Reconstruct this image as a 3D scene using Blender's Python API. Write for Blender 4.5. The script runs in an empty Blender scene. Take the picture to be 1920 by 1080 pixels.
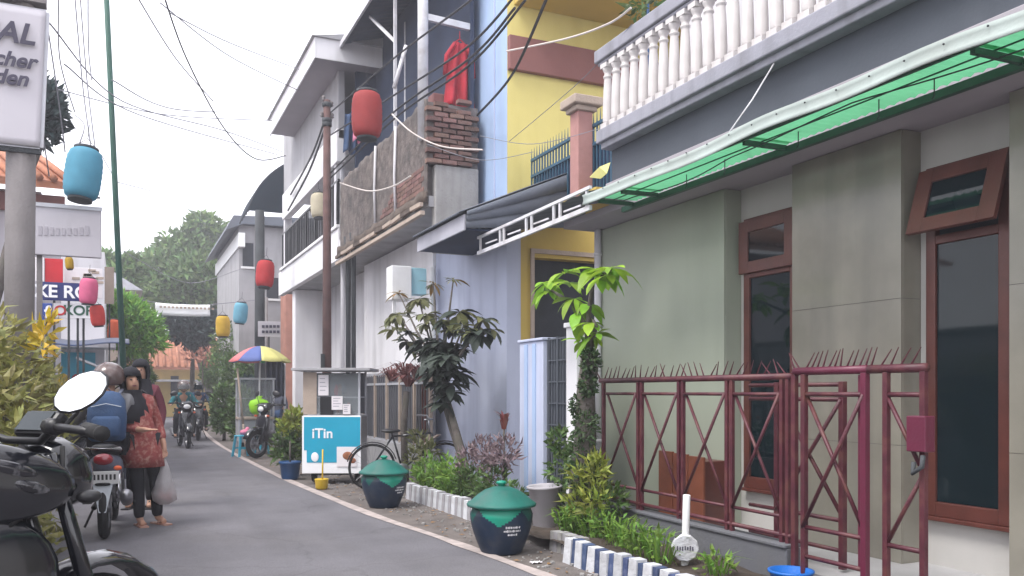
import bpy, math, random
from mathutils import Vector, Matrix
random.seed(11)
SC = bpy.context.scene
COL = SC.collection
# ------------------------------------------------------------------ camera, sky, sun, exposure
F, VX, HZ, EYE = 1600.0, 230.0, 735.0, 1.35          # focal length in photo pixels, street vanishing point, eye height
TH = math.atan((960 - VX) / F); SN, CS = math.sin(TH), math.cos(TH)
cd = bpy.data.cameras.new('camera'); cam = bpy.data.objects.new('camera', cd); COL.objects.link(cam)
cam.location = (0, 0, EYE); cam.rotation_euler = (math.pi / 2, 0, -TH)
cd.sensor_width = 36; cd.lens = F / 1920 * 36; cd.shift_y = (HZ - 540) / 1920
cd.clip_start = 0.05; cd.clip_end = 1500
SC.camera = cam
SUN_EL, SUN_AZ = math.radians(58), math.radians(250)   # soft high sun behind thin cloud, from the left of the street
w = bpy.data.worlds.new('World'); SC.world = w; w.use_nodes = True
nt = w.node_tree; nt.nodes.clear()
sky = nt.nodes.new('ShaderNodeTexSky'); sky.sky_type = 'NISHITA'; sky.sun_disc = False
sky.sun_elevation = SUN_EL; sky.sun_rotation = SUN_AZ
cloud = nt.nodes.new('ShaderNodeTexNoise'); cloud.inputs['Scale'].default_value = 2.2; cloud.inputs['Detail'].default_value = 6
cr = nt.nodes.new('ShaderNodeValToRGB')
cr.color_ramp.elements[0].position = .3; cr.color_ramp.elements[0].color = (6.9, 6.85, 7.45, 1)
cr.color_ramp.elements[1].position = .7; cr.color_ramp.elements[1].color = (8.7, 8.6, 9.0, 1)
mx = nt.nodes.new('ShaderNodeMix'); mx.data_type = 'RGBA'; mx.inputs[0].default_value = .9
bg = nt.nodes.new('ShaderNodeBackground'); bg.inputs[1].default_value = .12
wo = nt.nodes.new('ShaderNodeOutputWorld')
nt.links.new(cloud.outputs[0], cr.inputs[0]); nt.links.new(sky.outputs[0], mx.inputs[6]); nt.links.new(cr.outputs[0], mx.inputs[7])
nt.links.new(mx.outputs[2], bg.inputs[0]); nt.links.new(bg.outputs[0], wo.inputs[0])
sd = bpy.data.lights.new('sun', 'SUN'); sd.energy = 1.4; sd.angle = math.radians(22); sd.color = (1, .97, .92)
sun = bpy.data.objects.new('sun', sd); COL.objects.link(sun)
sdir = Vector((-math.sin(SUN_AZ) * -1 * math.cos(SUN_EL), math.cos(SUN_AZ) * math.cos(SUN_EL), math.sin(SUN_EL)))
sdir = Vector((math.sin(SUN_AZ) * math.cos(SUN_EL), math.cos(SUN_AZ) * math.cos(SUN_EL), math.sin(SUN_EL)))
sun.rotation_euler = (-sdir).to_track_quat('-Z', 'Y').to_euler()
SC.view_settings.view_transform = 'Standard'; SC.view_settings.look = 'None'
SC.view_settings.exposure = 1.3; SC.view_settings.gamma = 1; SC.view_settings.use_curve_mapping = False
SC.render.engine = 'CYCLES'

# ------------------------------------------------------------------ photo pixel -> point on the plane it touches
def ray(x, y):
    u = (x - 960) / F
    return Vector((SN + u * CS, CS - u * SN, (HZ - y) / F))
def gnd(x, y, z=0.0):
    r = ray(x, y); return r * ((z - EYE) / r.z) + Vector((0, 0, EYE))
def oX(x, y, X):
    r = ray(x, y); return r * (X / r.x) + Vector((0, 0, EYE))
def oY(x, y, Y):
    r = ray(x, y); return r * (Y / r.y) + Vector((0, 0, EYE))
def oD(x, y, d):
    return ray(x, y) * d + Vector((0, 0, EYE))

# ------------------------------------------------------------------ mesh helper
def frame(d):
    d = d.normalized(); a = Vector((0, 0, 1)) if abs(d.z) < .95 else Vector((1, 0, 0))
    x = d.cross(a).normalized(); return x, d.cross(x).normalized()
class MB:
    def __init__(s): s.v = []; s.f = []; s.m = []; s.s = []; s.mi = 0; s.T = None
    def add(s, vs, fs, smooth=False, mi=None):
        b = len(s.v)
        s.v += [tuple(s.T @ Vector(p)) if s.T else tuple(p) for p in vs]
        for i, f in enumerate(fs):
            s.f.append(tuple(b + k for k in f)); s.s.append(smooth)
            s.m.append(s.mi if mi is None else (mi[i] if isinstance(mi, list) else mi))
        return s
    def box(s, x0, x1, y0, y1, z0, z1):
        x0, x1 = min(x0, x1), max(x0, x1); y0, y1 = min(y0, y1), max(y0, y1); z0, z1 = min(z0, z1), max(z0, z1)
        return s.add([(x0,y0,z0),(x1,y0,z0),(x1,y1,z0),(x0,y1,z0),(x0,y0,z1),(x1,y0,z1),(x1,y1,z1),(x0,y1,z1)],
              [(0,3,2,1),(4,5,6,7),(0,1,5,4),(1,2,6,5),(2,3,7,6),(3,0,4,7)])
    def obox(s, c, sz, M=None):
        M = M or Matrix.Identity(3); c = Vector(c); h = [a / 2 for a in sz]
        vs = [c + M @ Vector((h[0]*i, h[1]*j, h[2]*k)) for k in (-1,1) for i, j in ((-1,-1),(1,-1),(1,1),(-1,1))]
        return s.add(vs, [(0,3,2,1),(4,5,6,7),(0,1,5,4),(1,2,6,5),(2,3,7,6),(3,0,4,7)])
    def bar(s, a, b, wx, wy=None, up=(0,0,1)):            # rectangular bar from a to b
        a, b = Vector(a), Vector(b); d = (b - a).normalized(); wy = wy or wx
        u = Vector(up); 
        if abs(d.dot(u)) > .97: u = Vector((0, 1, 0))
        x = d.cross(u).normalized() * wx / 2; y = x.normalized().cross(d).normalized() * wy / 2
        vs = [p + x*i + y*j for p in (a, b) for i, j in ((-1,-1),(1,-1),(1,1),(-1,1))]
        return s.add(vs, [(0,3,2,1),(4,5,6,7),(0,1,5,4),(1,2,6,5),(2,3,7,6),(3,0,4,7)])
    def tube(s, pts, r, n=8, caps=True, flat=1.0):
        pts = [Vector(p) for p in pts]; k = len(pts)
        rr = r if isinstance(r, (list, tuple)) else [r] * k
        vs = []; fs = []; px = None
        for i, p in enumerate(pts):
            d = (pts[min(i+1, k-1)] - pts[max(i-1, 0)])
            if d.length < 1e-9: d = Vector((0,0,1))
            x, y = frame(d)
            if px is not None:
                x = (px - d.normalized() * px.dot(d.normalized()))
                x = x.normalized() if x.length > 1e-6 else frame(d)[0]
                y = d.normalized().cross(x)
            px = x
            for j in range(n):
                a = 2 * math.pi * j / n
                vs.append(p + x * math.cos(a) * rr[i] + y * math.sin(a) * rr[i] * flat)
        for i in range(k - 1):
            for j in range(n):
                fs.append((i*n+j, i*n+(j+1)%n, (i+1)*n+(j+1)%n, (i+1)*n+j))
        if caps: fs += [tuple(range(n))[::-1], tuple(range((k-1)*n, k*n))]
        return s.add(vs, fs, n > 5)
    def lathe(s, prof, c=(0,0,0), n=24, M=None, mf=None, smooth=True, sx=1, sy=1, caps=True):
        c = Vector(c); vs = []; fs = []; mi = []
        for r, z in prof:
            for j in range(n):
                a = 2 * math.pi * j / n; p = Vector((r * math.cos(a) * sx, r * math.sin(a) * sy, z))
                vs.append(c + (M @ p if M else p))
        for i in range(len(prof) - 1):
            for j in range(n):
                fs.append((i*n+j, i*n+(j+1)%n, (i+1)*n+(j+1)%n, (i+1)*n+j))
                mi.append(mf((j + .5) / n * 2 * math.pi, (prof[i][1] + prof[i+1][1]) / 2) if mf else s.mi)
        if caps and prof[0][0] > 1e-4: fs.append(tuple(range(n))[::-1]); mi.append(s.mi)
        if caps and prof[-1][0] > 1e-4: fs.append(tuple(range((len(prof)-1)*n, len(prof)*n))); mi.append(s.mi)
        return s.add(vs, fs, smooth, mi)
    def ell(s, c, r, nu=16, nv=10, M=None):
        pr = [(max(1e-5, math.sin(math.pi*i/nv)), -math.cos(math.pi*i/nv)) for i in range(nv+1)]
        S = Matrix.Diagonal(Vector(r)) if not isinstance(r, (int, float)) else Matrix.Diagonal(Vector((r, r, r)))
        return s.lathe(pr, c, nu, (M @ S) if M else S)
    def loft(s, rings, smooth=True, caps=True):
        n = len(rings[0]); vs = [p for R in rings for p in R]; fs = []
        for i in range(len(rings) - 1):
            for j in range(n): fs.append((i*n+j, i*n+(j+1)%n, (i+1)*n+(j+1)%n, (i+1)*n+j))
        if caps: fs += [tuple(range(n))[::-1], tuple(range((len(rings)-1)*n, len(rings)*n))]
        return s.add(vs, fs, smooth)
    def prism(s, poly, ext):
        n = len(poly); e = Vector(ext); poly = [Vector(p) for p in poly]
        fs = [tuple(range(n))[::-1], tuple(range(n, 2*n))] + [(i, (i+1)%n, n+(i+1)%n, n+i) for i in range(n)]
        return s.add(poly + [p + e for p in poly], fs)
    def grid(s, P, nu, nv, smooth=True):                  # P(u,v) -> point, u,v in 0..1
        vs = [P(i/nu, j/nv) for j in range(nv+1) for i in range(nu+1)]
        fs = [(j*(nu+1)+i, j*(nu+1)+i+1, (j+1)*(nu+1)+i+1, (j+1)*(nu+1)+i) for j in range(nv) for i in range(nu)]
        return s.add(vs, fs, smooth)
    def mesh(s, name, mats):
        me = bpy.data.meshes.new(name); me.from_pydata(s.v, [], s.f)
        for m in (mats if isinstance(mats, (list, tuple)) else [mats]): me.materials.append(MT[m] if isinstance(m, str) else m)
        me.polygons.foreach_set('material_index', s.m); me.polygons.foreach_set('use_smooth', s.s); me.update()
        return me
    def build(s, name, mats, parent=None, bevel=0, solid=0, label=None, fixn=False):
        o = bpy.data.objects.new(name, s.mesh(name, mats)); COL.objects.link(o)
        if parent: attach(o, parent)
        if solid: md = o.modifiers.new('solid', 'SOLIDIFY'); md.thickness = solid; md.offset = 0
        if bevel: md = o.modifiers.new('bevel', 'BEVEL'); md.width = bevel; md.segments = 2; md.limit_method = 'ANGLE'; md.angle_limit = .7
        if label: o['label'] = label
        return o
def attach(o, parent):
    o.parent = parent
    loc = Vector(parent.location)          # every part is modelled in the coordinates its parent stood in
    o.matrix_parent_inverse = Matrix.Translation(-loc)
def thing(name, label, cat, loc=(0,0,0), group=None):
    o = bpy.data.objects.new(name, None); COL.objects.link(o); o.location = loc; o.empty_display_size = .1
    return tag(o, label, cat, group)
def tag(o, label, cat, group=None, kind=None):
    o['label'] = label; o['category'] = cat
    if group: o['group'] = group
    if kind: o['kind'] = kind
    return o
def struct(o): o['kind'] = 'structure'; return o
def piece(name, me, parent, loc, rot=None, scale=None):
    o = bpy.data.objects.new(name, me); COL.objects.link(o); o.location = loc
    if rot is not None: o.rotation_euler = rot
    if scale is not None: o.scale = scale
    if parent: attach(o, parent)
    return o
def dup(root, loc=None, rz=None, label=None, scale=None):
    def cp(o, par):
        c = o.copy(); COL.objects.link(c)
        if par: c.parent = par
        for ch in o.children: cp(ch, c)
        return c
    r = cp(root, None)
    if loc is not None: r.location = loc
    if rz is not None: r.rotation_euler = (0, 0, rz)
    if scale: r.scale = (scale,) * 3
    if label: r['label'] = label
    return r
def rotz(a): return Matrix.Rotation(a, 3, 'Z')
def text_mesh(name, body, size, mat, M, parent, extrude=.004, align='CENTER', shear=0, bold=0, label=None):
    c = bpy.data.curves.new(name, 'FONT'); c.body = body; c.size = size; c.extrude = extrude; c.align_x = align; c.align_y = 'CENTER'; c.shear = shear; c.offset = bold
    o = bpy.data.objects.new(name + '_tmp', c); COL.objects.link(o)
    dg = bpy.context.evaluated_depsgraph_get(); me = bpy.data.meshes.new_from_object(o.evaluated_get(dg))
    bpy.data.objects.remove(o); me.transform(M); me.materials.clear(); me.materials.append(MT[mat]); me.name = name
    t = bpy.data.objects.new(name, me); COL.objects.link(t)
    if parent: attach(t, parent)
    return t

# ------------------------------------------------------------------ procedural materials
MT = {}
def lin(h):
    c = [int(h[i:i+2], 16) / 255 for i in (0, 2, 4)]
    return tuple((a / 12.92 if a <= .04045 else ((a + .055) / 1.055) ** 2.4) for a in c)
def mat(name, col, rough=.75, var=.12, scale=4, bump=.15, bscale=60, metal=0, stain=None, samt=.5, sscale=1.2, streak=False, spec=.4, trans=0, coat=0, island=0, objrnd=0, alpha=1):
    if isinstance(col, str): col = lin(col)
    m = bpy.data.materials.new(name); MT[name] = m; m.use_nodes = True
    nt = m.node_tree; N = nt.nodes; L = nt.links
    b = N['Principled BSDF']; out = N['Material Output']
    b.inputs['Roughness'].default_value = rough; b.inputs['Metallic'].default_value = metal
    b.inputs['Specular IOR Level'].default_value = spec
    if coat: b.inputs['Coat Weight'].default_value = coat; b.inputs['Coat Roughness'].default_value = .08
    tc = N.new('ShaderNodeTexCoord')
    def noise(sc, detail=5, mp=None):
        n = N.new('ShaderNodeTexNoise'); n.inputs['Scale'].default_value = sc; n.inputs['Detail'].default_value = detail
        if mp:
            q = N.new('ShaderNodeMapping'); q.inputs['Scale'].default_value = mp; L.new(tc.outputs['Object'], q.inputs[0]); L.new(q.outputs[0], n.inputs[0])
        else: L.new(tc.outputs['Object'], n.inputs[0])
        return n.outputs[0]
    def mixc(fac, A, B):
        q = N.new('ShaderNodeMix'); q.data_type = 'RGBA'
        for s_, v_ in ((0, fac), (6, A), (7, B)):
            if hasattr(v_, 'is_linked'): L.new(v_, q.inputs[s_])
            else: q.inputs[s_].default_value = v_ if s_ == 0 else (*v_, 1)
        return q.outputs[2]
    def ramp(x, a, c_):
        r = N.new('ShaderNodeMapRange'); L.new(x, r.inputs[0]); r.inputs[1].default_value = a; r.inputs[2].default_value = c_; return r.outputs[0]
    lo = tuple(max(0, a * (1 - var)) for a in col); hi = tuple(min(1, a * (1 + var)) for a in col)
    c = mixc(ramp(noise(scale, 6), .3, .7), lo, hi)
    if stain is not None:
        st = lin(stain) if isinstance(stain, str) else stain
        f = ramp(noise(sscale, 8, (3, 3, .35) if streak else None), .48, .75)
        mm = N.new('ShaderNodeMath'); mm.operation = 'MULTIPLY'; L.new(f, mm.inputs[0]); mm.inputs[1].default_value = samt
        c = mixc(mm.outputs[0], c, st)
    if island or objrnd:
        if island:
            g = N.new('ShaderNodeNewGeometry'); x = g.outputs['Random Per Island']
        else:
            g = N.new('ShaderNodeObjectInfo'); x = g.outputs['Random']
        h = N.new('ShaderNodeHueSaturation'); L.new(c, h.inputs['Color'])
        r = N.new('ShaderNodeMapRange'); L.new(x, r.inputs[0]); k = island or objrnd
        r.inputs[3].default_value = 1 - k; r.inputs[4].default_value = 1 + k; L.new(r.outputs[0], h.inputs['Value'])
        m2 = N.new('ShaderNodeMath'); m2.operation = 'MULTIPLY'; L.new(x, m2.inputs[0]); m2.inputs[1].default_value = 7.31
        m3 = N.new('ShaderNodeMath'); m3.operation = 'FRACT'; L.new(m2.outputs[0], m3.inputs[0])
        r2 = N.new('ShaderNodeMapRange'); L.new(m3.outputs[0], r2.inputs[0]); r2.inputs[3].default_value = .5 - .03 * min(1, k * 2); r2.inputs[4].default_value = .5 + .02 * min(1, k * 2)
        L.new(r2.outputs[0], h.inputs['Hue']); c = h.outputs[0]
    L.new(c, b.inputs['Base Color'])
    if bump:
        bp = N.new('ShaderNodeBump'); bp.inputs['Strength'].default_value = bump; bp.inputs['Distance'].default_value = .02
        L.new(noise(bscale, 4), bp.inputs['Height']); L.new(bp.outputs[0], b.inputs['Normal'])
    if trans:
        t = N.new('ShaderNodeBsdfTranslucent'); L.new(c, t.inputs[0])
        ms = N.new('ShaderNodeMixShader'); ms.inputs[0].default_value = trans
        L.new(b.outputs[0], ms.inputs[1]); L.new(t.outputs[0], ms.inputs[2]); L.new(ms.outputs[0], out.inputs[0])
    if alpha < 1: b.inputs['Alpha'].default_value = alpha
    return m
mat('asphalt', (.138,.133,.146), .9, .14, 1.3, .35, 160, stain=(.16,.15,.15), samt=.5, sscale=.7)
mat('patch', (.095,.092,.10), .95, .2, 3, .5, 140)
mat('dirt', (.15,.13,.12), .95, .3, 5, .5, 60, stain=(.07,.06,.055), samt=.7, sscale=2.5)
mat('edge_line', (.42,.36,.34), .9, .18, 9, .3, 90, stain=(.2,.18,.17), samt=.6, sscale=5)
mat('tile_wall', (.235,.22,.182), .2, .16, 2.2, .03, 20, stain=(.15,.143,.125), samt=.65, sscale=1.0, streak=True, spec=.55)
mat('green_paint', (.345,.375,.30), .5, .06, 1.2, .06, 30, stain=(.25,.265,.215), samt=.5, sscale=.7, streak=True)
mat('joint', (.12,.115,.11), .9, .1)
mat('recess_wall', (.50,.485,.46), .7, .04, 3, .05, stain=(.4,.39,.37), samt=.4, streak=True)
mat('white_plaster', (.66,.65,.68), .85, .05, 2, .15, 50, stain=(.3,.29,.29), samt=.6, sscale=1.1, streak=True)
mat('bright_plaster', (.78,.77,.79), .85, .04, 2, .1, 50, stain=(.5,.49,.49), samt=.5, sscale=.9, streak=True)
mat('grey_plaster', (.36,.355,.37), .9, .09, 2.5, .3, 40, stain=(.2,.2,.2), samt=.5, streak=True)
mat('low_wall', (.125,.128,.145), .9, .08, 3, .2, 40, stain=(.13,.13,.13), samt=.5, streak=True)
mat('slate_paint', (.072,.082,.10), .8, .06, 2, .1, 40, stain=(.09,.1,.12), samt=.5, streak=True)
mat('ledge_grey', (.30,.30,.345), .85, .07, 3, .2, 40, stain=(.16,.16,.17), samt=.6, sscale=2, streak=True)
mat('soffit_grey', (.36,.33,.36), .85, .05, 2, .1, 40)
mat('baluster', (.60,.57,.56), .8, .06, 6, .15, 60, stain=(.42,.38,.35), samt=.6, sscale=4, streak=True)
mat('porch_tile', (.42,.41,.42), .45, .08, 4, .05)
mat('canopy_green', (.115,.38,.20), .5, .12, 2, .05, 30, stain=(.08,.34,.19), samt=.5, sscale=1.5, trans=.8)
mat('canopy_trim', (.40,.46,.43), .6, .08, 4, .1, stain=(.33,.36,.33), samt=.5, sscale=3)
mat('dark_green_steel', (.02,.07,.045), .5, .2, 5, .1)
mat('steel_white', (.62,.62,.65), .5, .08, 6, .1, stain=(.3,.25,.22), samt=.5, sscale=5)
mat('brown_wood', (.105,.03,.022), .4, .22, 5, .12, 50, spec=.5, streak=True, stain=(.08,.025,.02), samt=.5)
mat('orange_wood', (.20,.06,.03), .6, .2, 4, .15, 50)
mat('glass_dark', (.006,.014,.018), .04, .1, 3, 0, spec=.35)
mat('maroon', (.085,.015,.026), .5, .3, 9, .15, 60, stain=(.12,.05,.035), samt=.8, sscale=9, spec=.5)
mat('magenta', (.115,.014,.038), .42, .12, 5, .1, 60, spec=.5)
mat('kerb_white', (.56,.57,.60), .85, .12, 9, .4, 50, stain=(.22,.2,.18), samt=.75, sscale=6, objrnd=.15)
mat('kerb_blue', (.055,.08,.18), .85, .25, 9, .4, 50, stain=(.26,.26,.29), samt=.7, sscale=9, objrnd=.2)
mat('kerb_grey', (.34,.33,.35), .9, .15, 9, .3, 50, stain=(.2,.15,.13), samt=.7, sscale=6)
mat('soil', (.06,.045,.035), 1, .3, 9, .6, 40)
mat('blue_wall', (.50,.54,.68), .85, .05, 2, .1, 40, stain=(.27,.30,.42), samt=.5, streak=True)
mat('sky_blue_wall', (.37,.49,.70), .85, .04, 2, .1, 40, stain=(.28,.36,.52), samt=.5, streak=True)
mat('yellow_wall', (.70,.61,.22), .85, .04, 2, .1, 40, stain=(.55,.44,.13), samt=.4, streak=True)
mat('ochre', (.55,.40,.10), .85, .06, 2, .1, 40)
mat('brown_band', (.24,.105,.095), .8, .08, 3, .1)
mat('pink_stone', (.42,.22,.20), .85, .1, 6, .2)
mat('blue_steel', (.035,.10,.16), .5, .15, 5, .1)
mat('roof_slate', (.115,.13,.16), .55, .12, 2, .1, 30, stain=(.1,.1,.11), samt=.5)
mat('fascia', (.40,.40,.45), .8, .1, 4, .2, stain=(.2,.2,.22), samt=.5)
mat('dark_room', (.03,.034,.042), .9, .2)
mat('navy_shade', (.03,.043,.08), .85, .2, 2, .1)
mat('brick', (.20,.115,.095), .95, .3, 9, .5, 70, stain=(.07,.062,.058), samt=.7, sscale=5, objrnd=.3)
mat('mortar', (.16,.145,.14), 1, .2, 9, .5, 40)
mat('raw_wall', (.145,.122,.112), .95, .4, 7, .8, 18, stain=(.065,.06,.058), samt=.9, sscale=3.2)
mat('concrete', (.33,.32,.31), .95, .15, 3, .4, 30, stain=(.15,.14,.13), samt=.7, sscale=1.6, streak=True)
mat('rot_wood', (.11,.085,.07), .95, .3, 6, .6, 30)
mat('tan_trim', (.42,.34,.28), .9, .12, 5, .3)
mat('galv', (.50,.51,.55), .45, .1, 5, .1, metal=.3, stain=(.3,.26,.24), samt=.4, sscale=4)
mat('rust_pole', (.11,.06,.055), .85, .3, 5, .3, 40, stain=(.04,.04,.045), samt=.6, streak=True)
mat('dark_pole', (.05,.055,.06), .8, .25, 4, .3)
mat('grey_pole', (.19,.175,.175), .8, .14, 4, .25, 50, stain=(.1,.09,.09), samt=.6, streak=True)
mat('green_pole', (.03,.10,.075), .6, .2, 3, .1)
mat('black', (.012,.012,.014), .4, .2, 5, 0, spec=.5)
mat('gloss_black', (.008,.009,.013), .14, .2, 5, 0, spec=.5, coat=.6)
mat('rubber', (.018,.018,.019), .85, .2, 20, .2)
mat('chrome', (.55,.55,.57), .16, .05, 5, 0, metal=1)
mat('alu', (.30,.30,.32), .38, .15, 20, .1, metal=.9)
mat('mirror', (.88,.9,.92), .02, 0, 5, 0, metal=1)
mat('tail_red', (.22,.01,.02), .15, .1, 5, 0, spec=.6, coat=.5)
mat('pale_cyan', (.34,.60,.68), .6, .08, 4, .05)
mat('engine_dark', (.05,.05,.055), .4, .2, 12, .1, metal=.7)
mat('plate', (.62,.62,.62), .5, .08, 6, 0)
mat('white_paint', (.76,.76,.76), .5, .05, 5, .05)
mat('sign_white', (.50,.48,.52), .6, .04, 1.5, .03, stain=(.40,.38,.42), samt=.5, streak=True)
mat('sign_ink', (.06,.055,.085), .7, .1)
mat('sign_faint', (.40,.38,.42), .7, .05)
mat('cyan', (.01,.33,.50), .5, .06, 3, .02)
mat('navy', (.012,.03,.09), .45, .15, 4, .05)
mat('bin_green', (.010,.125,.10), .5, .2, 5, .12, stain=(.07,.11,.10), samt=.6, sscale=6)
mat('bin_bright', (.008,.25,.165), .4, .1, 5, .05)
mat('bin_dark', (.008,.09,.075), .45, .14, 5, .08)
mat('bin_navy', (.009,.022,.05), .5, .2, 5, .1, stain=(.06,.06,.062), samt=.7, sscale=7)
mat('pail_white', (.44,.42,.45), .6, .08, 5, .1, stain=(.25,.23,.22), samt=.6, sscale=4)
mat('pail_blue', (.01,.12,.45), .4, .1)
mat('pot_blue', (.012,.06,.17), .5, .15)
mat('stool_blue', (.05,.38,.52), .5, .1)
mat('yellow_plastic', (.62,.42,.03), .5, .1)
mat('lime', (.28,.62,.02), .6, .1)
mat('paper', (.78,.74,.76), .8, .05)
mat('food', (.30,.11,.05), .6, .3, 20)
mat('red', (.55,.02,.03), .6, .1)
mat('pinkish', (.70,.22,.34), .6, .1)
mat('text_white', (.85,.85,.87), .6, 0)
mat('text_navy', (.02,.03,.14), .6, 0)
mat('text_green', (.02,.10,.06), .6, 0)
mat('logo_blue', (.02,.06,.28), .5, 0)
mat('skin', (.46,.26,.18), .55, .06, 8, .02)
mat('skin_foot', (.42,.23,.17), .55, .06, 8, .02)
mat('hair', (.012,.01,.01), .5, .1)
mat('cloth_black', (.014,.014,.019), .9, .2, 10, .2)
mat('cloth_red', (.26,.06,.055), .9, .2, 12, .2, 60, stain=(.46,.27,.22), samt=.9, sscale=26)
mat('cloth_blue', (.035,.07,.15), .85, .15, 8, .25, 60)
mat('cloth_grey', (.16,.16,.17), .9, .15, 8, .2)
mat('cloth_maroon', (.13,.03,.045), .9, .15, 8, .2)
mat('cloth_teal', (.03,.16,.18), .9, .15, 8, .2)
mat('cloth_pale', (.45,.48,.52), .9, .1, 8, .2)
mat('cloth_laundry', (.40,.03,.045), .9, .25, 5, .3, 30)
mat('cloth_slate', (.10,.11,.15), .9, .2, 5, .3, 20)
mat('camo_glint', (.015,.015,.02), .16, .3, 6, 0, stain=(.30,.30,.32), samt=.9, sscale=22, coat=.6)  # pale blotches paint both graphic pattern and bright reflections onto the black
mat('salmon', (.42,.20,.15), .9, .15, 3, .2)
mat('helmet', (.10,.065,.06), .25, .15, 4, 0, coat=.5, stain=(.3,.29,.29), samt=.7, sscale=6)
mat('helmet_black', (.015,.015,.018), .2, .1, 4, 0, coat=.5)
mat('bag_plastic', (.62,.60,.61), .3, .08, 12, .5, 25, trans=.4, alpha=.62)
for n_, c_ in (('blue', (.10,.33,.46)), ('red', (.55,.05,.055)), ('dullred', (.36,.05,.05)), ('pink', (.72,.16,.30)), ('orange', (.70,.14,.05)), ('yellow', (.70,.46,.05)), ('cream', (.62,.56,.42)), ('sky', (.22,.52,.66)), ('coral', (.62,.07,.06)), ('amber', (.48,.30,.02))):
    mat('lantern_' + n_, c_, .7, .08, 4, .1, 40, trans=.3)
mat('leaf_bright', (.24,.44,.035), .45, .2, 6, .05, objrnd=.35, trans=.35)
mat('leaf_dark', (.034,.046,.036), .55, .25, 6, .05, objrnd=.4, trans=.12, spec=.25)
mat('leaf_olive', (.15,.16,.065), .5, .25, 6, .05, objrnd=.3, trans=.3)
mat('leaf_tan', (.35,.22,.07), .5, .2, 6, .05, objrnd=.3, trans=.3)
mat('leaf_redbrown', (.18,.07,.065), .55, .25, 6, .05, objrnd=.35, trans=.2)
mat('hedge', (.25,.25,.075), .5, .3, 2, 0, island=.5, trans=.3, stain=(.12,.10,.05), samt=.6, sscale=1.3)
mat('hedge_yellow', (.52,.37,.03), .5, .2, 3, 0, island=.3, trans=.3)
mat('grass', (.15,.28,.045), .55, .25, 3, 0, island=.4, trans=.3)
mat('shrub', (.085,.15,.04), .5, .3, 3, 0, island=.5, trans=.25)
mat('shrub_lime', (.28,.33,.06), .5, .3, 3, 0, island=.4, trans=.3)
mat('shrub_purple', (.21,.15,.16), .6, .25, 4, 0, island=.4, trans=.2)
mat('cordyline', (.22,.07,.06), .5, .25, 4, 0, island=.3, trans=.2)
mat('ivy', (.045,.085,.03), .5, .3, 3, 0, island=.5, trans=.15)
mat('tree_far', (.12,.20,.065), .6, .3, .8, 0, island=.5, trans=.25)
mat('tree_dark', (.03,.055,.055), .6, .3, .8, 0, island=.4, trans=.15)
mat('tree_lime', (.17,.36,.05), .55, .25, .8, 0, island=.4, trans=.35)
mat('bark', (.11,.095,.085), .95, .3, 12, .7, 40, stain=(.05,.06,.035), samt=.5, sscale=6)
mat('roof_tile', (.40,.17,.10), .9, .25, 3, .3, 20)
mat('far_yellow', (.62,.46,.16), .9, .1, 2, .1)
mat('umb_red', (.58,.17,.18), .7, .08); mat('umb_blue', (.09,.13,.34), .7, .08); mat('umb_yellow', (.58,.55,.20), .7, .08); mat('umb_green', (.06,.35,.12), .7, .08)
mat('wire', (.03,.03,.035), .7, .1, 5, 0); mat('wire_pale', (.62,.56,.52), .7, .1, 5, 0); mat('wire_grey', (.22,.22,.25), .7, .1, 5, 0)
mat('awning_navy', (.010,.020,.032), .9, .2, 2, .1)
mat('showcase_glass', (.35,.38,.40), .06, .05, 3, 0, alpha=.35, spec=.5)

def asphalt_detail():
    m = MT['asphalt']; nt = m.node_tree; N = nt.nodes; L = nt.links; b = N['Principled BSDF']
    src = b.inputs['Base Color'].links[0].from_socket; tc = N.new('ShaderNodeTexCoord')
    def noise(sc, det, mp=None):
        n = N.new('ShaderNodeTexNoise'); n.inputs['Scale'].default_value = sc; n.inputs['Detail'].default_value = det
        q = N.new('ShaderNodeMapping'); q.inputs['Scale'].default_value = mp or (1, 1, 1); L.new(tc.outputs['Object'], q.inputs[0]); L.new(q.outputs[0], n.inputs[0]); return n.outputs[0]
    def rng(x, a, c, lo, hi):
        r = N.new('ShaderNodeMapRange'); L.new(x, r.inputs[0]); r.inputs[1].default_value = a; r.inputs[2].default_value = c; r.inputs[3].default_value = lo; r.inputs[4].default_value = hi; return r.outputs[0]
    def mul(A, f):
        q = N.new('ShaderNodeMix'); q.data_type = 'RGBA'; q.blend_type = 'MULTIPLY'; q.inputs[0].default_value = 1; L.new(A, q.inputs[6])
        c = N.new('ShaderNodeCombineColor'); [L.new(f, c.inputs[i]) for i in range(3)]; L.new(c.outputs[0], q.inputs[7]); return q.outputs[2]
    c = mul(src, rng(noise(170, 3), .35, .65, .72, 1.25))                       # aggregate
    c = mul(c, rng(noise(1.0, 5, (2.2, .16, 1)), .35, .65, .93, 1.06))          # wheel wear along the lane
    c = mul(c, rng(noise(2.3, 6), .56, .75, 1.0, .88))                          # oily stains
    v = N.new('ShaderNodeTexVoronoi'); v.feature = 'DISTANCE_TO_EDGE'; v.inputs['Scale'].default_value = .55
    q = N.new('ShaderNodeMapping'); w = N.new('ShaderNodeTexNoise'); w.inputs['Scale'].default_value = 3; L.new(tc.outputs['Object'], w.inputs[0])
    ad = N.new('ShaderNodeMix'); ad.data_type = 'RGBA'; ad.blend_type = 'ADD'; ad.inputs[0].default_value = .35; L.new(tc.outputs['Object'], ad.inputs[6]); L.new(w.outputs[1], ad.inputs[7]); L.new(ad.outputs[2], v.inputs[0])
    c = mul(c, rng(v.outputs[0], .0, .010, .84, 1.0))                            # hairline cracks
    L.new(c, b.inputs['Base Color'])
asphalt_detail()
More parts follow.
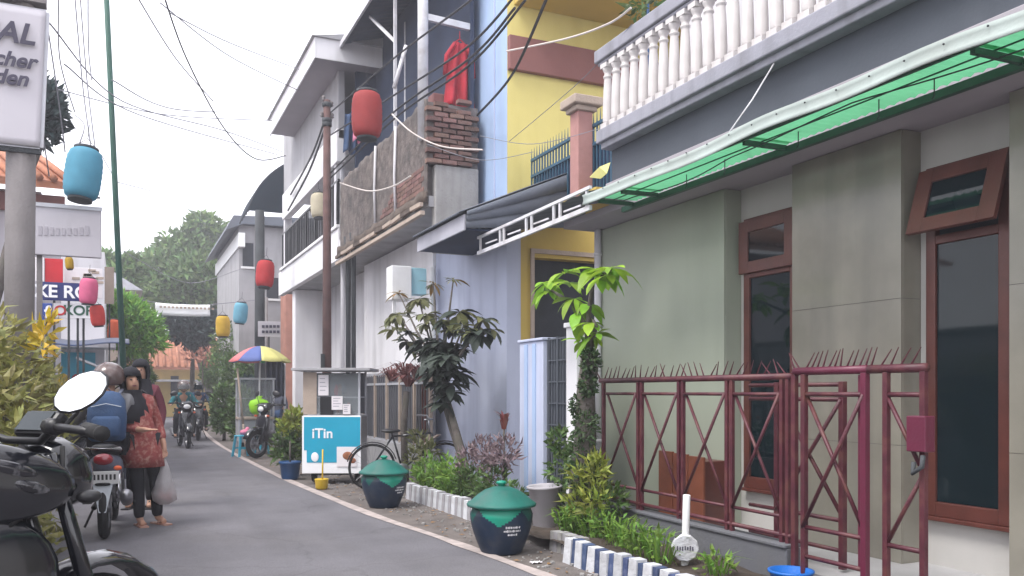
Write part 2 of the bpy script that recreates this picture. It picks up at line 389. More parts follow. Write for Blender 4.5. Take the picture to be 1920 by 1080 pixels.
# ------------------------------------------------------------------ ground, road
def strip(name, L_, R_, z, m):
    mb = MB(); n = len(L_); vs = [(x, y, z) for x, y in L_] + [(x, y, z) for x, y in R_]
    mb.add(vs, [(i, n+i, n+i+1, i+1) for i in range(n-1)]); return mb.build(name, m)
mb = MB(); mb.add([(-300,-200,-.004),(300,-200,-.004),(300,500,-.004),(-300,500,-.004)], [(0,1,2,3)])
struct(mb.build('ground', 'dirt'))
RE = [(3.25,-3),(3.1,1),(2.98,3.6),(2.81,5.66),(2.67,7.42),(2.49,9.1),(2.35,11.9),(2.28,13.8),(2.24,16.3),(2.22,19.6),(2.28,24.5),(2.6,32),(3.3,40),(4.6,48),(7,58)]
LE = [(-.95,-3),(-.95,1),(-.9,3.6),(-.85,5.66),(-.8,7.42),(-.75,9.1),(-.7,11.9),(-.68,13.8),(-.66,16.3),(-.6,19.6),(-.5,24.5),(-.2,32),(.6,40),(1.8,48),(4,58)]
def fine(P):
    out = []
    for i in range(len(P)-1):
        for k in range(4):
            t = k/4; p0 = P[max(i-1,0)]; p1 = P[i]; p2 = P[i+1]; p3 = P[min(i+2,len(P)-1)]
            out.append(tuple(.5*((2*p1[a])+(-p0[a]+p2[a])*t+(2*p0[a]-5*p1[a]+4*p2[a]-p3[a])*t*t+(-p0[a]+3*p1[a]-3*p2[a]+p3[a])*t**3) for a in (0,1)))
    return out + [P[-1]]
REf, LEf = fine(RE), fine(LE)
struct(strip('road', LEf, REf, .004, 'asphalt'))
jit = [random.uniform(-.012, .012) for _ in REf]
struct(strip('road_edge_line', [(x-.055+j, y) for (x, y), j in zip(REf, jit)], [(x+.055-j, y) for (x, y), j in zip(REf, jit)], .009, 'edge_line'))
# small stones and litter on the verge
mb = MB()
for _ in range(420):
    y = random.uniform(4.4, 17); x = random.uniform(2.95 - .04*(y-4.4), 3.36); r = random.choice([.006,.008,.01,.016])
    mb.obox((x, y, r*.4), (r*2, r*1.6, r), rotz(random.random()*3))
o = mb.build('gravel', 'concrete'); tag(o, 'loose grey grit scattered on the dirt verge', 'gravel', kind='stuff')
mb = MB(); p = gnd(1005, 1056)
mb.grid(lambda u, v: p + Vector(((u-.5)*.09, (v-.5)*.05, .004+.012*math.sin(u*7+v*4)**2)), 6, 4)
tag(mb.build('paper_scrap', 'paper', solid=.002), 'crumpled white paper scrap lying on the dirt verge', 'litter')
mb = MB()
for _ in range(160):
    y = random.uniform(4.6, 18); x = random.uniform(2.7 - .03*(y-4.4), 3.34); a = random.random()*6; l = random.uniform(.02, .045); z = .006
    d = Vector((math.cos(a), math.sin(a), 0))*l; e = Vector((-d.y, d.x, 0))*.3; q = Vector((x, y, z))
    mb.add([q-d, q+e+Vector((0,0,.006)), q+d, q-e], [(0,1,2,3)])
tag(mb.build('fallen_leaves', 'leaf_tan'), 'dry fallen leaves along the verge', 'leaves', kind='stuff')

# ------------------------------------------------------------------ near house with green canopy
FX, RX = 4.9, 5.09                                   # pier face, recessed wall
H1 = thing('house', 'beige tiled house with balustrade balcony and green canopy over the porch', 'house', (5.1, 4.5, 0))
yP = [oX(px, 600, FX).y for px in (1115, 1358, 1485, 1690, 1892)]     # pier edges, far to near
W1t, W1b = oX(1746, 319, RX).z, oX(1744, 964, RX).z
mb = MB(); mb.box(RX, RX+.25, -2.5, yP[0], -.02, 3.3); mb.build('wall', 'recess_wall', H1)
def pier(y0, y1, nm='pier', tm='tile_wall', zs=(.16, .98, 2.0, 3.17)):
    mb = MB(); mb.box(FX+.012, RX-.002, y0+.004, y1-.004, .0, 3.17); o = mb.build(nm, 'joint', H1)
    n = max(1, round((y1-y0)/1.0)) if len(zs) > 2 else 1
    for a, b_ in zip(zs, zs[1:]):
        for k in range(n):
            ya, yb = y0+(y1-y0)*k/n, y0+(y1-y0)*(k+1)/n
            q = MB(); q.box(FX, FX+.014, ya+.0015, yb-.0015, a+.0015, b_-.0015); q.build('tile', tm, o)
        q = MB(); q.box(FX+.0155, RX-.003, y0-.002, y0+.006, a+.0015, b_-.0015); q.build('tile', tm, o)
pier(yP[1], yP[0], 'pier', 'green_paint', (.16, 3.17)); pier(yP[3], yP[2]); pier(yP[4]-2.6, yP[4])
def window(pa, pb, ztop, zbot, open_):
    y1, y0 = oX(pa, 600, RX).y, oX(pb, 600, RX).y
    o = bpy.data.objects.new('window', None)
    fw = .075; x0, x1 = RX-.055, RX+.03; zm = zbot+(ztop-zbot)*.79
    mb = MB(); mb.box(RX-.012, RX+.02, y0+.02, y1-.02, zbot+.02, ztop-.02); win = mb.build('window', 'dark_room', H1)
    def fr(a, b_, c, d_, nm='frame'): q = MB(); q.box(x0, x1, a, b_, c, d_); q.build(nm, 'brown_wood', win, bevel=.006)
    fr(y0, y0+fw, zbot, ztop); fr(y1-fw, y1, zbot, ztop); fr(y0+fw, y1-fw, zbot, zbot+.1); fr(y0+fw, y1-fw, ztop-fw, ztop); fr(y0+fw, y1-fw, zm-.03, zm+.03)
    q = MB(); q.box(x0-.02, x1, y0-.02, y1+.02, zbot-.03, zbot); q.build('sill', 'brown_wood', win, bevel=.005)
    q = MB(); q.box(RX-.035, RX-.025, y0+fw+.002, y1-fw-.002, zbot+.102, zm-.032); q.build('pane', 'glass_dark', win)
    ang = .3 if open_ else 0.0                       # transom sash, hinged at the top
    T = Matrix.Translation((x0-.004, 0, ztop-.03)) @ Matrix.Rotation(ang, 4, 'Y') ; h = ztop-zm-.04
    def sb(nm, a, b_, c, d_, m, t0=-.035, t1=0):
        q = MB(); q.T = T; q.box(t0, t1, a, b_, -c, -d_); q.build(nm, m, win, bevel=.004 if m == 'brown_wood' else 0)
    e = .02
    sb('sash', y0-e, y0+.1, 0, h, 'brown_wood'); sb('sash', y1-.1, y1+e, 0, h, 'brown_wood'); sb('sash', y0+.1, y1-.1, 0, .1, 'brown_wood'); sb('sash', y0+.1, y1-.1, h-.1, h, 'brown_wood')
    sb('pane', y0+.102, y1-.102, .102, h-.102, 'glass_dark', -.022, -.014)
    bpy.data.objects.remove(o); return y0, y1
a1 = window(1746, 1903, W1t, W1b, True)
window(1403, 1502, W1t, W1b, False)
mb = MB(); mb.box(4.12, RX, -2.5, 7.1, -.02, .16); mb.build('porch_floor', 'porch_tile', H1)
mb = MB(); mb.box(4.83, 6.5, -2.5, 8.8, 3.30, 3.36); mb.box(4.5, RX-.001, -2.5, yP[0], 3.175, 3.25); mb.build('ceiling', 'soffit_grey', H1)
# balcony: ledge, beam, rail, balusters
YB = oX(1126, 200, 4.4).y
mb = MB(); mb.box(4.40, 6.4, -2.5, YB, 3.80, 3.97); mb.box(4.36, 4.47, -2.5, YB+.03, 3.86, 3.99); bal = mb.build('balcony', 'ledge_grey', H1, bevel=.012)
mb = MB(); mb.box(4.52, 4.80, -2.5, YB-.02, 3.47, 3.798); mb.build('beam', 'slate_paint', bal)
mb = MB(); mb.box(4.47, 4.82, -2.5, YB+.02, 3.26, 3.468); mb.build('lower_beam', 'soffit_grey', bal, bevel=.006)
mb = MB(); mb.box(4.35, 4.49, -2.5, YB+.05, 4.675, 4.80); mb.box(4.375, 4.465, -2.5, YB+.02, 4.64, 4.674); mb.build('handrail', 'ledge_grey', bal, bevel=.012)
mb = MB()
def sq(h, z0, z1): mb.box(-h, h, -h, h, z0, z1)
sq(.054, 0, .05); mb.lathe([(.046,.05),(.05,.07),(.051,.12),(.05,.2),(.046,.32),(.041,.43),(.036,.49),(.036,.50),(.045,.51),(.045,.525),(.034,.535),(.036,.56),(.05,.585),(.054,.605)], n=14); sq(.055, .605, .65)
bm_ = mb.mesh('baluster', 'baluster')
k = 0; y = YB - .10
while y > .2:
    piece('baluster', bm_, bal, (4.425, y, 3.988), rot=(0, 0, random.uniform(-.06,.06)), scale=(1,1,random.uniform(.995,1.003))); y -= .162
mb = MB(); mb.box(6.3, 6.4, -2.5, 8.6, 3.97, 8.5); mb.build('upper_wall', 'white_plaster', H1)
mb = MB(); mb.box(6.262, 6.298, 2.2, 3.6, 4.4, 6.0); mb.build('upper_window', 'glass_dark', H1)
# canopy: corrugated green sheets on a steel frame
CX0, CX1, CZ0, CZ1 = 3.97, 4.46, 3.165, 3.175
can = bpy.data.objects.new('canopy_frame', None)
YC0, YC1 = .4, 6.9
def cz(x): return CZ0 + (CZ1-CZ0)*(x-CX0)/(CX1-CX0)
mb = MB(); mb.bar((CX1-.03, YC0, CZ1-.055), (CX1-.03, YC1+.2, CZ1-.055), .045, .05); cf = mb.build('canopy_frame', 'dark_green_steel', H1)
bpy.data.objects.remove(can)
mb = MB(); mb.bar((CX0+.02, YC0, CZ0-.03), (CX0+.02, YC1, CZ0-.03), .02, .025); mb.build('front_bar', 'dark_green_steel', cf)
mb = MB(); mb.bar((4.2, YC0, cz(4.2)-.012), (4.2, YC1, cz(4.2)-.012), .008, .008); mb.build('middle_bar', 'dark_green_steel', cf)
cuts = [YC0, 1.6, 3.05, 4.85, 6.49, YC1]
for yy in cuts[1:]:
    mb = MB(); mb.bar((CX0+.06, yy, CZ0-.035), (CX1-.05, yy, CZ1-.04), .03, .035); mb.build('cross_bar', 'dark_green_steel', cf)
for a, b_ in zip(cuts, cuts[1:]):
    mb = MB(); n = 72
    mb.grid(lambda u, v: Vector((CX0+(CX1-CX0)*v, a-.02+(b_-a+.04)*u, cz(CX0+(CX1-CX0)*v)+.004+.009*math.sin(u*(b_-a+.04)/.076*2*math.pi)+(.004 if u > .97 else 0))), n, 3)
    mb.build('canopy_sheet', 'canopy_green', cf)
mb = MB()
def wav(y): return .014*math.sin(y*1.7+1)+.012*math.sin(y*4.3)
n = 60
mb.grid(lambda u, v: Vector((CX0-.012-.012*(v-.5)**2*4+wav(u*9)*.5, .2+(YC1+.15-.2)*u, CZ0-.055+.095*v+wav(.2+u*7)*.8)), n, 4); mb.build('canopy_trim', 'canopy_trim', cf, solid=.008)
mb = MB()
for i in range(26):
    y = .4+i*.25; mb.lathe([(.006,0),(.006,.006)], (CX0-.03+wav((y-.2)/(YC1-.05)*9)*.5, y, CZ0+.02), 6, Matrix.Rotation(-math.pi/2, 3, 'Y'))
mb.build('rivets', 'dark_pole', cf)['kind'] = 'stuff'
for (pa, pb) in (((1368, 254), (1452, 118)), ((1383, 300), (1400, 270))):
    mb = MB(); A = oX(*pa, CX0-.01); B = oX(*pb, 4.42); A.z = CZ0+.05
    mb.tube([A, A.lerp(B, .5)-Vector((0,0,.02)), B], .006, 6); mb.build('tie_rod', 'steel_white', cf)
    if pa[0] == 1368: continue
# dangling cable under the canopy
mb = MB(); pts = []
for i in range(40):
    t = i/39; y = 1.2+5.6*t; pts.append((4.2+.1*math.sin(t*9), y, cz(4.25)-.03-.025*abs(math.sin(t*13))))
mb.tube(pts, .005, 5); mb.build('canopy_cable', 'wire', cf)
for yy in (2.2, 3.5, 3.9, 4.6, 5.4, 5.9):
    mb = MB(); zt = cz(4.3)+.02; mb.tube([(4.3, yy, zt), (4.3, yy, zt-.12), (4.305, yy+.02, zt-.13)], .004, 5); mb.build('hook', 'wire', cf)
# far end of the canopy: white lattice apron and slate sheet
mb = MB(); YE = oX(895, 475, CX0).y
mb.grid(lambda u, v: Vector((CX0+.04+.7*v, YC1+.16+(YE-YC1-.25)*u, CZ0+.09+.16*v+.008*math.sin(u*60))), 120, 2); mb.build('end_sheet', 'roof_slate', cf)
for z_, w_ in ((CZ0-.09, .045), (CZ0+.10, .03)):
    mb = MB(); mb.bar((CX0+.01, YC1+.05, z_), (CX0+.01, YE, z_-.02), .03, w_); mb.build('apron_rail', 'steel_white', cf)
for t in (0.01, .21, .26, .45, .50, .72, .76, .98):
    y = YC1+.1+(YE-YC1-.12)*t; mb = MB(); mb.bar((CX0+.012, y, CZ0-.09), (CX0+.012, y, CZ0+.1), .02, .03); mb.build('apron_post', 'steel_white', cf)
for t in (.12, .37, .62, .86):
    y = YC1+.1+(YE-YC1-.12)*t; mb = MB(); mb.bar((CX0+.016, y-.17, CZ0-.03), (CX0+.016, y+.17, CZ0-.025), .012, .016); mb.build('apron_slat', 'steel_white', cf)
# downpipe at the corner of the near house
mb = MB(); c_ = oX(1121, 600, 4.86); mb.tube([(4.86, c_.y, .05), (4.86, c_.y, 3.3)], .04, 12)
for z_ in (.8, 1.9, 2.9): mb.lathe([(.046,z_-.02),(.046,z_+.02)], (4.86, c_.y, 0), 12)
mb.build('downpipe', 'white_plaster', H1)
# crumpled yellow sheet caught at the end of the balcony
mb = MB(); A = oX(1128, 318, 4.2)
mb.add([A+Vector((0,-.10,-.06)), A+Vector((.02,.05,-.075)), A+Vector((.01,.24,-.02)), A+Vector((.04,.30,.0)), A+Vector((.0,.04,.035)), A+Vector((.05,-.08,.055))], [(0,1,4),(1,2,4),(2,3,4),(0,4,5)])
tag(mb.build('plastic_sheet', 'umb_yellow', solid=.004), 'crumpled pale yellow plastic sheet wedged at the balcony end', 'plastic sheet')

# ------------------------------------------------------------------ maroon fence and gate
GX = 4.1
fence = thing('fence', 'maroon steel fence with crossed braces and spikes on a low grey wall', 'fence', (GX, 5.7, .3))
def fy(px): return oX(px, 700, GX).y
ZT, ZR, ZL, ZB = 1.455, 1.335, .50, .375
def fbar(parent, nm, a, b_, w_, m='maroon'): q = MB(); q.bar(a, b_, w_); return q.build(nm, m, parent, bevel=.003)
def ftube(parent, nm, a, b_, r_, m='maroon'): q = MB(); q.tube([a, b_], r_, 8); return q.build(nm, m, parent)
yA, yZ = fy(1126), fy(1484)
lw = MB(); lw.box(GX-.06, GX+.06, yZ-.02, yA+.6, -.02, .30); lw.box(GX-.075, GX+.075, yZ-.02, yA+.6, .301, .325); tag(lw.build('low_wall', 'low_wall', bevel=.006), 'low grey plastered wall under the maroon fence', 'wall')
ftube(fence, 'top_rail', (GX, yA, ZT), (GX, yZ, ZT), .024); ftube(fence, 'bottom_rail', (GX, yA, ZB), (GX, yZ, ZB), .017)
pp = [1132, 1200, 1277, 1368, 1472]
ys = [fy(p) for p in pp]
for i, y in enumerate(ys):
    for dy in ((-.028, .028) if i else (0,)):
        fbar(fence, 'post', (GX, y+dy, .32), (GX, y+dy, ZT), .03)
    if i in (1, 2, 3): fbar(fence, 'mullion', (GX+.014, y, .45), (GX+.014, y, ZT-.03), .022, 'pink_stone' if i == 3 else 'maroon')
for a, b_ in zip(ys, ys[1:]):
    a2, b2 = a-.045, b_+.045
    ftube(fence, 'rail', (GX, a2, ZR), (GX, b2, ZR), .013); ftube(fence, 'rail', (GX, a2, ZL), (GX, b2, ZL), .013)
    ftube(fence, 'brace', (GX+.014, a2, ZR), (GX+.014, b2, ZL), .012); ftube(fence, 'brace', (GX-.014, b2, ZR), (GX-.014, a2, ZL), .012)
mb = MB(); mb.tube([(0,0,-.02),(0,0,.03),(0,0,.13)], [.007,.006,.0025], 5); spike = mb.mesh('spike', 'maroon')
y = yA
while y > yZ:
    piece('spike', spike, fence, (GX, y, ZT+.01), rot=(random.uniform(.3,.8)*(-1 if y < fy(1440) or random.random() < .12 else 1), random.uniform(-.25,.1), 0)); y -= .075
# swing gate (open leaf in front, far leaf behind it)
g1 = thing('gate', 'maroon pedestrian gate leaf with double posts and spikes beside the tall window', 'gate', (GX-.05, 4.1, 0))
X_ = GX-.05; ga, gb = oX(1490, 700, X_).y, oX(1622, 700, X_).y
for px in (1490, 1508): y = oX(px, 700, X_).y; fbar(g1, 'post', (X_, y, .02), (X_, y, ZT+.01), .036)
fbar(g1, 'post', (X_, gb, .05), (X_, gb, ZT+.01), .04, 'magenta'); fbar(g1, 'plate', (X_+.03, oX(1612, 700, X_).y, .28), (X_+.03, oX(1612, 700, X_).y, ZT), .045, 'magenta')
yb_ = oX(1508, 700, X_).y
ftube(g1, 'top_rail', (X_, ga, ZT+.03), (X_, gb-.02, ZT+.03), .026, 'magenta')
for z_ in (ZR, .47, .28): ftube(g1, 'rail', (X_, yb_, z_), (X_, gb, z_), .015)
ftube(g1, 'brace', (X_+.016, yb_, ZR), (X_+.016, gb, .47), .013); ftube(g1, 'brace', (X_-.016, gb, ZR), (X_-.016, yb_, .47), .013)
for i in range(13):
    y = ga+(gb-ga)*i/12; piece('spike', spike, g1, (X_, y, ZT+.04), rot=(random.uniform(.25,.7)*(-1 if i < 2 else 1), random.uniform(-.2,.1), 0))
g2 = thing('gate', 'narrow maroon gate leaf with a lock box against the brown window', 'gate', (X_, 3.5, 0))
h0, h1 = oX(1662, 700, X_).y, oX(1732, 700, X_).y
for y in (h0, h1): fbar(g2, 'post', (X_, y, .02), (X_, y, ZT+.01), .034)
ftube(g2, 'top_rail', (X_, gb-.03, ZT+.03), (X_, h1-.02, ZT+.03), .026)
for z_ in (ZR, .46, .20): ftube(g2, 'rail', (X_, h0, z_), (X_, h1, z_), .015)
zm = .5*(ZR+.46)
ftube(g2, 'brace', (X_, h0, ZR), (X_, h1, zm), .013); ftube(g2, 'brace', (X_, h1, zm), (X_, h0, .46), .013)
q = MB(); q.box(X_-.05, X_+.03, h1-.05, h1+.075, zm+.12, zm+.32); q.build('lock_box', 'magenta', g2, bevel=.006)
q = MB(); q.tube([(X_-.03, h1-.02, zm+.1), (X_-.05, h1-.03, zm+.04), (X_-.05, h1+.03, zm+.0), (X_-.03, h1+.04, zm+.06)], .014, 7); q.build('padlock', 'dark_pole', g2)
for i in range(5): piece('spike', spike, g2, (X_, gb+(h1-gb)*(.1+i*.17), ZT+.04), rot=(random.uniform(.4,.7), random.uniform(-.2,.1), 0))
g3 = thing('gate', 'dark maroon sliding gate leaf standing behind the pedestrian gate', 'gate', (4.32, 4.6, .16))
X3 = 4.32; s0, s1 = oX(1458, 700, X3).y, oX(1580, 700, X3).y
for y in (s0, s1): fbar(g3, 'post', (X3, y, .18), (X3, y, 1.42), .04)
for z_ in (1.4, 1.3, .5, .3): ftube(g3, 'rail', (X3, s0+.3, z_), (X3, s1, z_), .015)
ftube(g3, 'brace', (X3+.016, s0, 1.3), (X3+.016, s1, .5), .014); ftube(g3, 'brace', (X3-.016, s1, 1.3), (X3-.016, s0, .5), .014)
# things on the porch
mb = MB(); A, B = oX(1238, 800, 4.62), oX(1322, 800, 4.62)
bx_ = thing('wooden_box', 'orange brown wooden board box leaning on the porch behind the fence', 'box', (4.62, A.y, .16))
for i, (t0, t1) in enumerate(((0,.32),(.34,.66),(.68,1))):
    q = MB(); q.box(4.60, 4.625, A.y+(B.y-A.y)*t0, A.y+(B.y-A.y)*t1, .16, .80-.01*i); q.build('board', 'orange_wood', bx_, bevel=.004)
q = MB(); q.box(4.626, 4.88, A.y+(B.y-A.y)*.03, A.y+(B.y-A.y)*.97, .16, .74); q.build('carcass', 'brown_wood', bx_, bevel=.006)
mb = MB(); c_ = gnd(1483, 1087, .14); mb.lathe([(.10,0),(.13,.18),(.145,.19),(.145,.205),(.125,.205),(.095,.02)], (c_.x, c_.y, 0), 24)
tag(mb.build('pail', 'pail_blue'), 'bright blue plastic pail at the foot of the gate post', 'pail')
# ------------------------------------------------------------------ blue house with lean-to roof, gate pillars
BX = 4.5
HB = thing('house', 'low pale blue house with grey sheet roof between tiled house and brick house', 'house', (BX, 11, 0))
yb0, yb1 = oX(950, 700, BX).y, 12.75
mb = MB(); mb.box(BX, BX+.2, yb0, yb1, -.02, 3.62); mb.build('wall', 'blue_wall', HB)
mb = MB(); mb.box(BX-.03, BX-.002, yb0, yb1, -.02, .5); mb.build('plinth', 'blue_wall', HB)
# recessed yellow front with dark doorway, facing the forecourt
xo, xp = oY(1000, 600, yb0+.02).x, oY(1115, 600, yb0+.02).x
zd, zy = oY(1000, 482, yb0).z, oY(960, 640, yb0).z
mb = MB(); mb.box(BX+.202, xo, yb0+.01, yb0+.2, zy, 3.62); mb.box(xo, 7.2, yb0+.01, yb0+.2, zd, 3.62); mb.build('front_wall', 'ochre', HB)
mb = MB(); mb.box(BX+.202, xo, yb0+.012, yb0+.2, -.02, zy-.002); mb.build('front_wall_base', 'blue_wall', HB)
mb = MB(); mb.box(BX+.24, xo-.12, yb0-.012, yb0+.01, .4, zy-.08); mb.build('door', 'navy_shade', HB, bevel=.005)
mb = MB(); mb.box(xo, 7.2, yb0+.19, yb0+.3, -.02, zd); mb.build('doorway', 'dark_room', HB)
mb = MB(); mb.box(xo-.05, xo, yb0-.02, yb0+.009, zy+.02, zd+.05); mb.box(xo-.05, 6.9, yb0-.02, yb0+.009, zd+.051, zd+.11); mb.build('door_frame', 'tan_trim', HB)
# lean-to roof
rf0, rf1 = 3.68, 5.3; ry0, ry1 = 9.42, 11.23; rz0, rz1 = 3.50, 4.19
def rz(x): return rz0+(rz1-rz0)*(x-rf0)/(rf1-rf0)
mb = MB(); mb.grid(lambda u, v: Vector((rf0-.06+(rf1-rf0+.06)*v, ry0+(ry1-ry0)*u, rz(rf0-.06+(rf1-rf0+.06)*v)+.012*math.sin(u*160))), 160, 2)
roof = mb.build('roof', 'roof_slate', HB, solid=.006)
mb = MB(); mb.prism([(rf0, ry0+.02, 3.27), (rf0, ry0+.02, 3.46), (rf0+.025, ry0+.02, 3.46), (rf0+.025, ry0+.02, 3.27)], (0, ry1-ry0-.04, 0)); mb.build('fascia_board', 'fascia', roof, bevel=.004)
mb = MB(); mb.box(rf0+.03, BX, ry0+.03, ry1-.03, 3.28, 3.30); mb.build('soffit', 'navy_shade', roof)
# overlapping cladding sheets closing the near gable
for i, (za, zb, dy) in enumerate(((0, .16, 0), (.13, .34, .015), (.30, .56, .03))):
    mb = MB(); N_ = 60
    def P(u, v):
        x = rf0+.02+(rf1-rf0)*u; top = rz(x)-.02-za*(.35+u); bot = rz(x)-.02-zb*(.35+u)
        return Vector((x, ry0-.03+dy+.0015*math.sin(u*140), top+(bot-top)*v))
    mb.grid(P, N_*2, 2); mb.build('cladding_sheet', 'roof_slate', roof, solid=.004)
mb = MB(); c_ = oX(812, 500, 4.4); mb.tube([(4.4, c_.y, 0), (4.4, c_.y, 3.3)], .045, 10); mb.build('downpipe', 'white_paint', HB)
# gate pillars and mesh gate of the blue house
gp = thing('gate_pillar', 'pale blue square gate pillar beside the mesh gate', 'pillar', (4.2, 8.5, 0))
ya, yb_ = oX(1018, 700, 4.08).y, oX(974, 700, 4.08).y; zt = oX(1000, 640, 4.08).z
mb = MB(); mb.box(4.08, 4.42, ya, yb_, -.02, zt); mb.build('shaft', 'blue_wall', gp, bevel=.01)
for t in (.28, .62):
    mb = MB(); mb.box(4.068, 4.079, ya+(yb_-ya)*t, ya+(yb_-ya)*(t+.13), .02, zt-.03); mb.build('stripe', 'cloth_slate' if t < .1 else 'sky_blue_wall', gp)
mb = MB(); mb.box(4.06, 4.44, ya-.02, yb_+.02, zt, zt+.03); mb.build('cap', 'blue_wall', gp, bevel=.008)
mg = thing('gate', 'grey green mesh gate between blue pillar and mossy tree', 'gate', (4.2, 7.9, 0))
y0, y1 = oX(1066, 700, 4.14).y, ya-.01; zg = oX(1040, 632, 4.14).z
mb = MB(); mb.box(4.15, 4.158, y0, y1, .06, zg-.02); mb.build('sheet', 'slate_paint', mg)
for y in (y0, (y0+y1)/2, y1-.01): q = MB(); q.bar((4.14, y, .04), (4.14, y, zg), .03); q.build('stile', 'slate_paint', mg)
for i in range(9): q = MB(); z_ = .1+(zg-.12)*i/8; q.bar((4.138, y0, z_), (4.138, y1, z_), .016); q.build('rail', 'slate_paint', mg)
for i in range(7): q = MB(); y = y0+(y1-y0)*(i+.5)/7; q.bar((4.136, y, .1), (4.136, y, zg-.02), .01); q.build('picket', 'slate_paint', mg)
wp = MB(); y0b = oX(1088, 700, 4.14).y; wp.box(4.1, 4.3, y0b, y0-.02, -.02, 2.0); wp.box(4.08, 4.32, y0b-.02, y0, 2.0, 2.05)
tag(wp.build('gate_post', 'bright_plaster', bevel=.008), 'white plastered gate post behind the mossy tree trunk', 'post')

# ------------------------------------------------------------------ tall yellow house (upper storey)
HC = thing('house', 'tall yellow house with brown band and pale blue street side', 'house', (6.5, 13, 0))
CXc, CYc = 4.72, oX(951, 300, 4.72).y
yS = oX(893, 200, CXc).y
mb = MB(); mb.box(CXc, CXc+.2, CYc+.002, yS+.6, 3.7, 11); mb.build('street_wall', 'sky_blue_wall', HC)
mb = MB(); mb.box(CXc+.2, 10.5, CYc, CYc+.2, 3.7, 11); mb.box(CXc, CXc+.2, CYc-.003, CYc, 3.7, 11); mb.build('front_wall', 'yellow_wall', HC)
zb0, zb1 = oY(950, 132, CYc).z, oY(950, 68, CYc).z
mb = MB(); mb.box(CXc-.0, 10.5, CYc-.09, CYc-.004, zb0, zb1); mb.build('band', 'brown_band', HC, bevel=.01)
mb = MB(); mb.box(CXc+.1, 10.5, CYc-1.3, CYc-.005, oY(955, 8, CYc).z, oY(955, 8, CYc).z+.14); mb.build('overhang', 'ochre', HC, bevel=.01)
mb = MB(); mb.box(CXc-.02, CXc-.002, CYc+.4, CYc+.412, 4, 11); mb.build('groove', 'blue_wall', HC)
# blue spiked terrace railing with pink pillar
tr = thing('terrace_railing', 'blue steel terrace railing with spikes above the sheet roof', 'railing', (5.04, 9.5, 4.0))
TX = 5.04; t0, t1 = oX(1146, 250, TX).y, min(CYc-.03, oX(997, 300, TX).y); zt0 = oX(1000, 300, TX).z; zb_ = zt0-.8
for z_ in (zt0, zt0-.22, zb_): q = MB(); q.bar((TX, t0, z_), (TX, t1, z_), .035); q.build('rail', 'blue_steel', tr)
n = 26
for i in range(n+1):
    y = t0+(t1-t0)*i/n; q = MB(); q.bar((TX, y, zb_), (TX, y, zt0+.02), .018); q.tube([(TX, y, zt0), (TX+.0, y, zt0+.16)], [.01,.002], 5); q.build('picket', 'blue_steel', tr)
q = MB(); q.box(TX+.03, TX+.04, t0, t1, zb_, zt0-.2); q.build('back_sheet', 'navy', tr)
q = MB(); q.box(TX-.2, TX+.5, t0, t1, 3.63, zb_-.02); q.build('terrace_edge', 'ochre', tr)
pl = thing('terrace_pillar', 'pink stone pillar with a moulded cap on the terrace', 'pillar', (4.95, 8.8, 3.4))
c_ = oX(1090, 250, 4.93); w_ = .10; zc0, zc1 = oX(1090, 213, 4.93).z, oX(1090, 187, 4.93).z
q = MB(); q.box(c_.x-w_, c_.x+w_, c_.y-w_, c_.y+w_, 3.62, zc0); q.build('shaft', 'pink_stone', pl, bevel=.012)
q = MB(); q.box(c_.x-w_-.04, c_.x+w_+.04, c_.y-w_-.04, c_.y+w_+.04, zc0, zc0+.06); q.box(c_.x-w_-.09, c_.x+w_+.09, c_.y-w_-.09, c_.y+w_+.09, zc0+.06, zc1); q.build('cap', 'tan_trim', pl, bevel=.015)

# ------------------------------------------------------------------ unfinished brick house
DX, DY0, DY1 = 3.85, 11.25, 16.45
ex1_ = oY(897, 300, DY0).x
HD = thing('house', 'unfinished brick house with rough parapet balcony and dark open upper storey', 'house', (4.5, 13.5, 0))
mb = MB(); mb.box(4.45, 4.65, 12.76, DY1+.5, -.02, 3.9); mb.build('ground_wall', 'bright_plaster', HD)
mb = MB(); mb.box(DX+.02, ex1_, DY0+.02, DY1, 3.93, 4.08); sl = mb.build('balcony_slab', 'grey_plaster', HD)
mb = MB(); pts = []
mb.grid(lambda u, v: Vector((DX-.03-.03*math.sin(u*37)*math.sin(u*11), DY0+(DY1-DY0)*u, 3.98+.15*v+.02*math.sin(u*53))), 60, 2); mb.build('rotten_edge', 'rot_wood', sl, solid=.05)
for i in range(11):
    y0 = DY0+(DY1-DY0)*i/11; mb = MB(); mb.bar((DX-.09, y0+.01, 3.955+random.uniform(-.012,.012)), (DX-.09, y0+(DY1-DY0)/11-.008, 3.955+random.uniform(-.012,.012)), .05, .055); mb.build('edge_board', 'rot_wood' if i % 3 == 1 else 'tan_trim', sl)
mb = MB(); mb.box(DX-.11, DX-.04, DY0, DY1, 3.80, 3.86); mb.build('lower_board', 'tan_trim', sl, bevel=.006)
ZP = 5.42
mb = MB()
mb.grid(lambda u, v: Vector((DX-.004*math.sin(u*90)*math.cos(v*37), DY0+.02+(DY1-DY0-.02)*u, 4.09+(ZP-4.09+(.02*math.sin(u*31)+.015*math.sin(u*83))*v)*v)), 60, 16)
par = mb.build('parapet', 'raw_wall', HD, solid=.02)
mb = MB(); mb.box(DX+.012, DX+.13, DY0+.14, DY1, 4.085, ZP-.04); mb.build('parapet_core', 'mortar', HD)
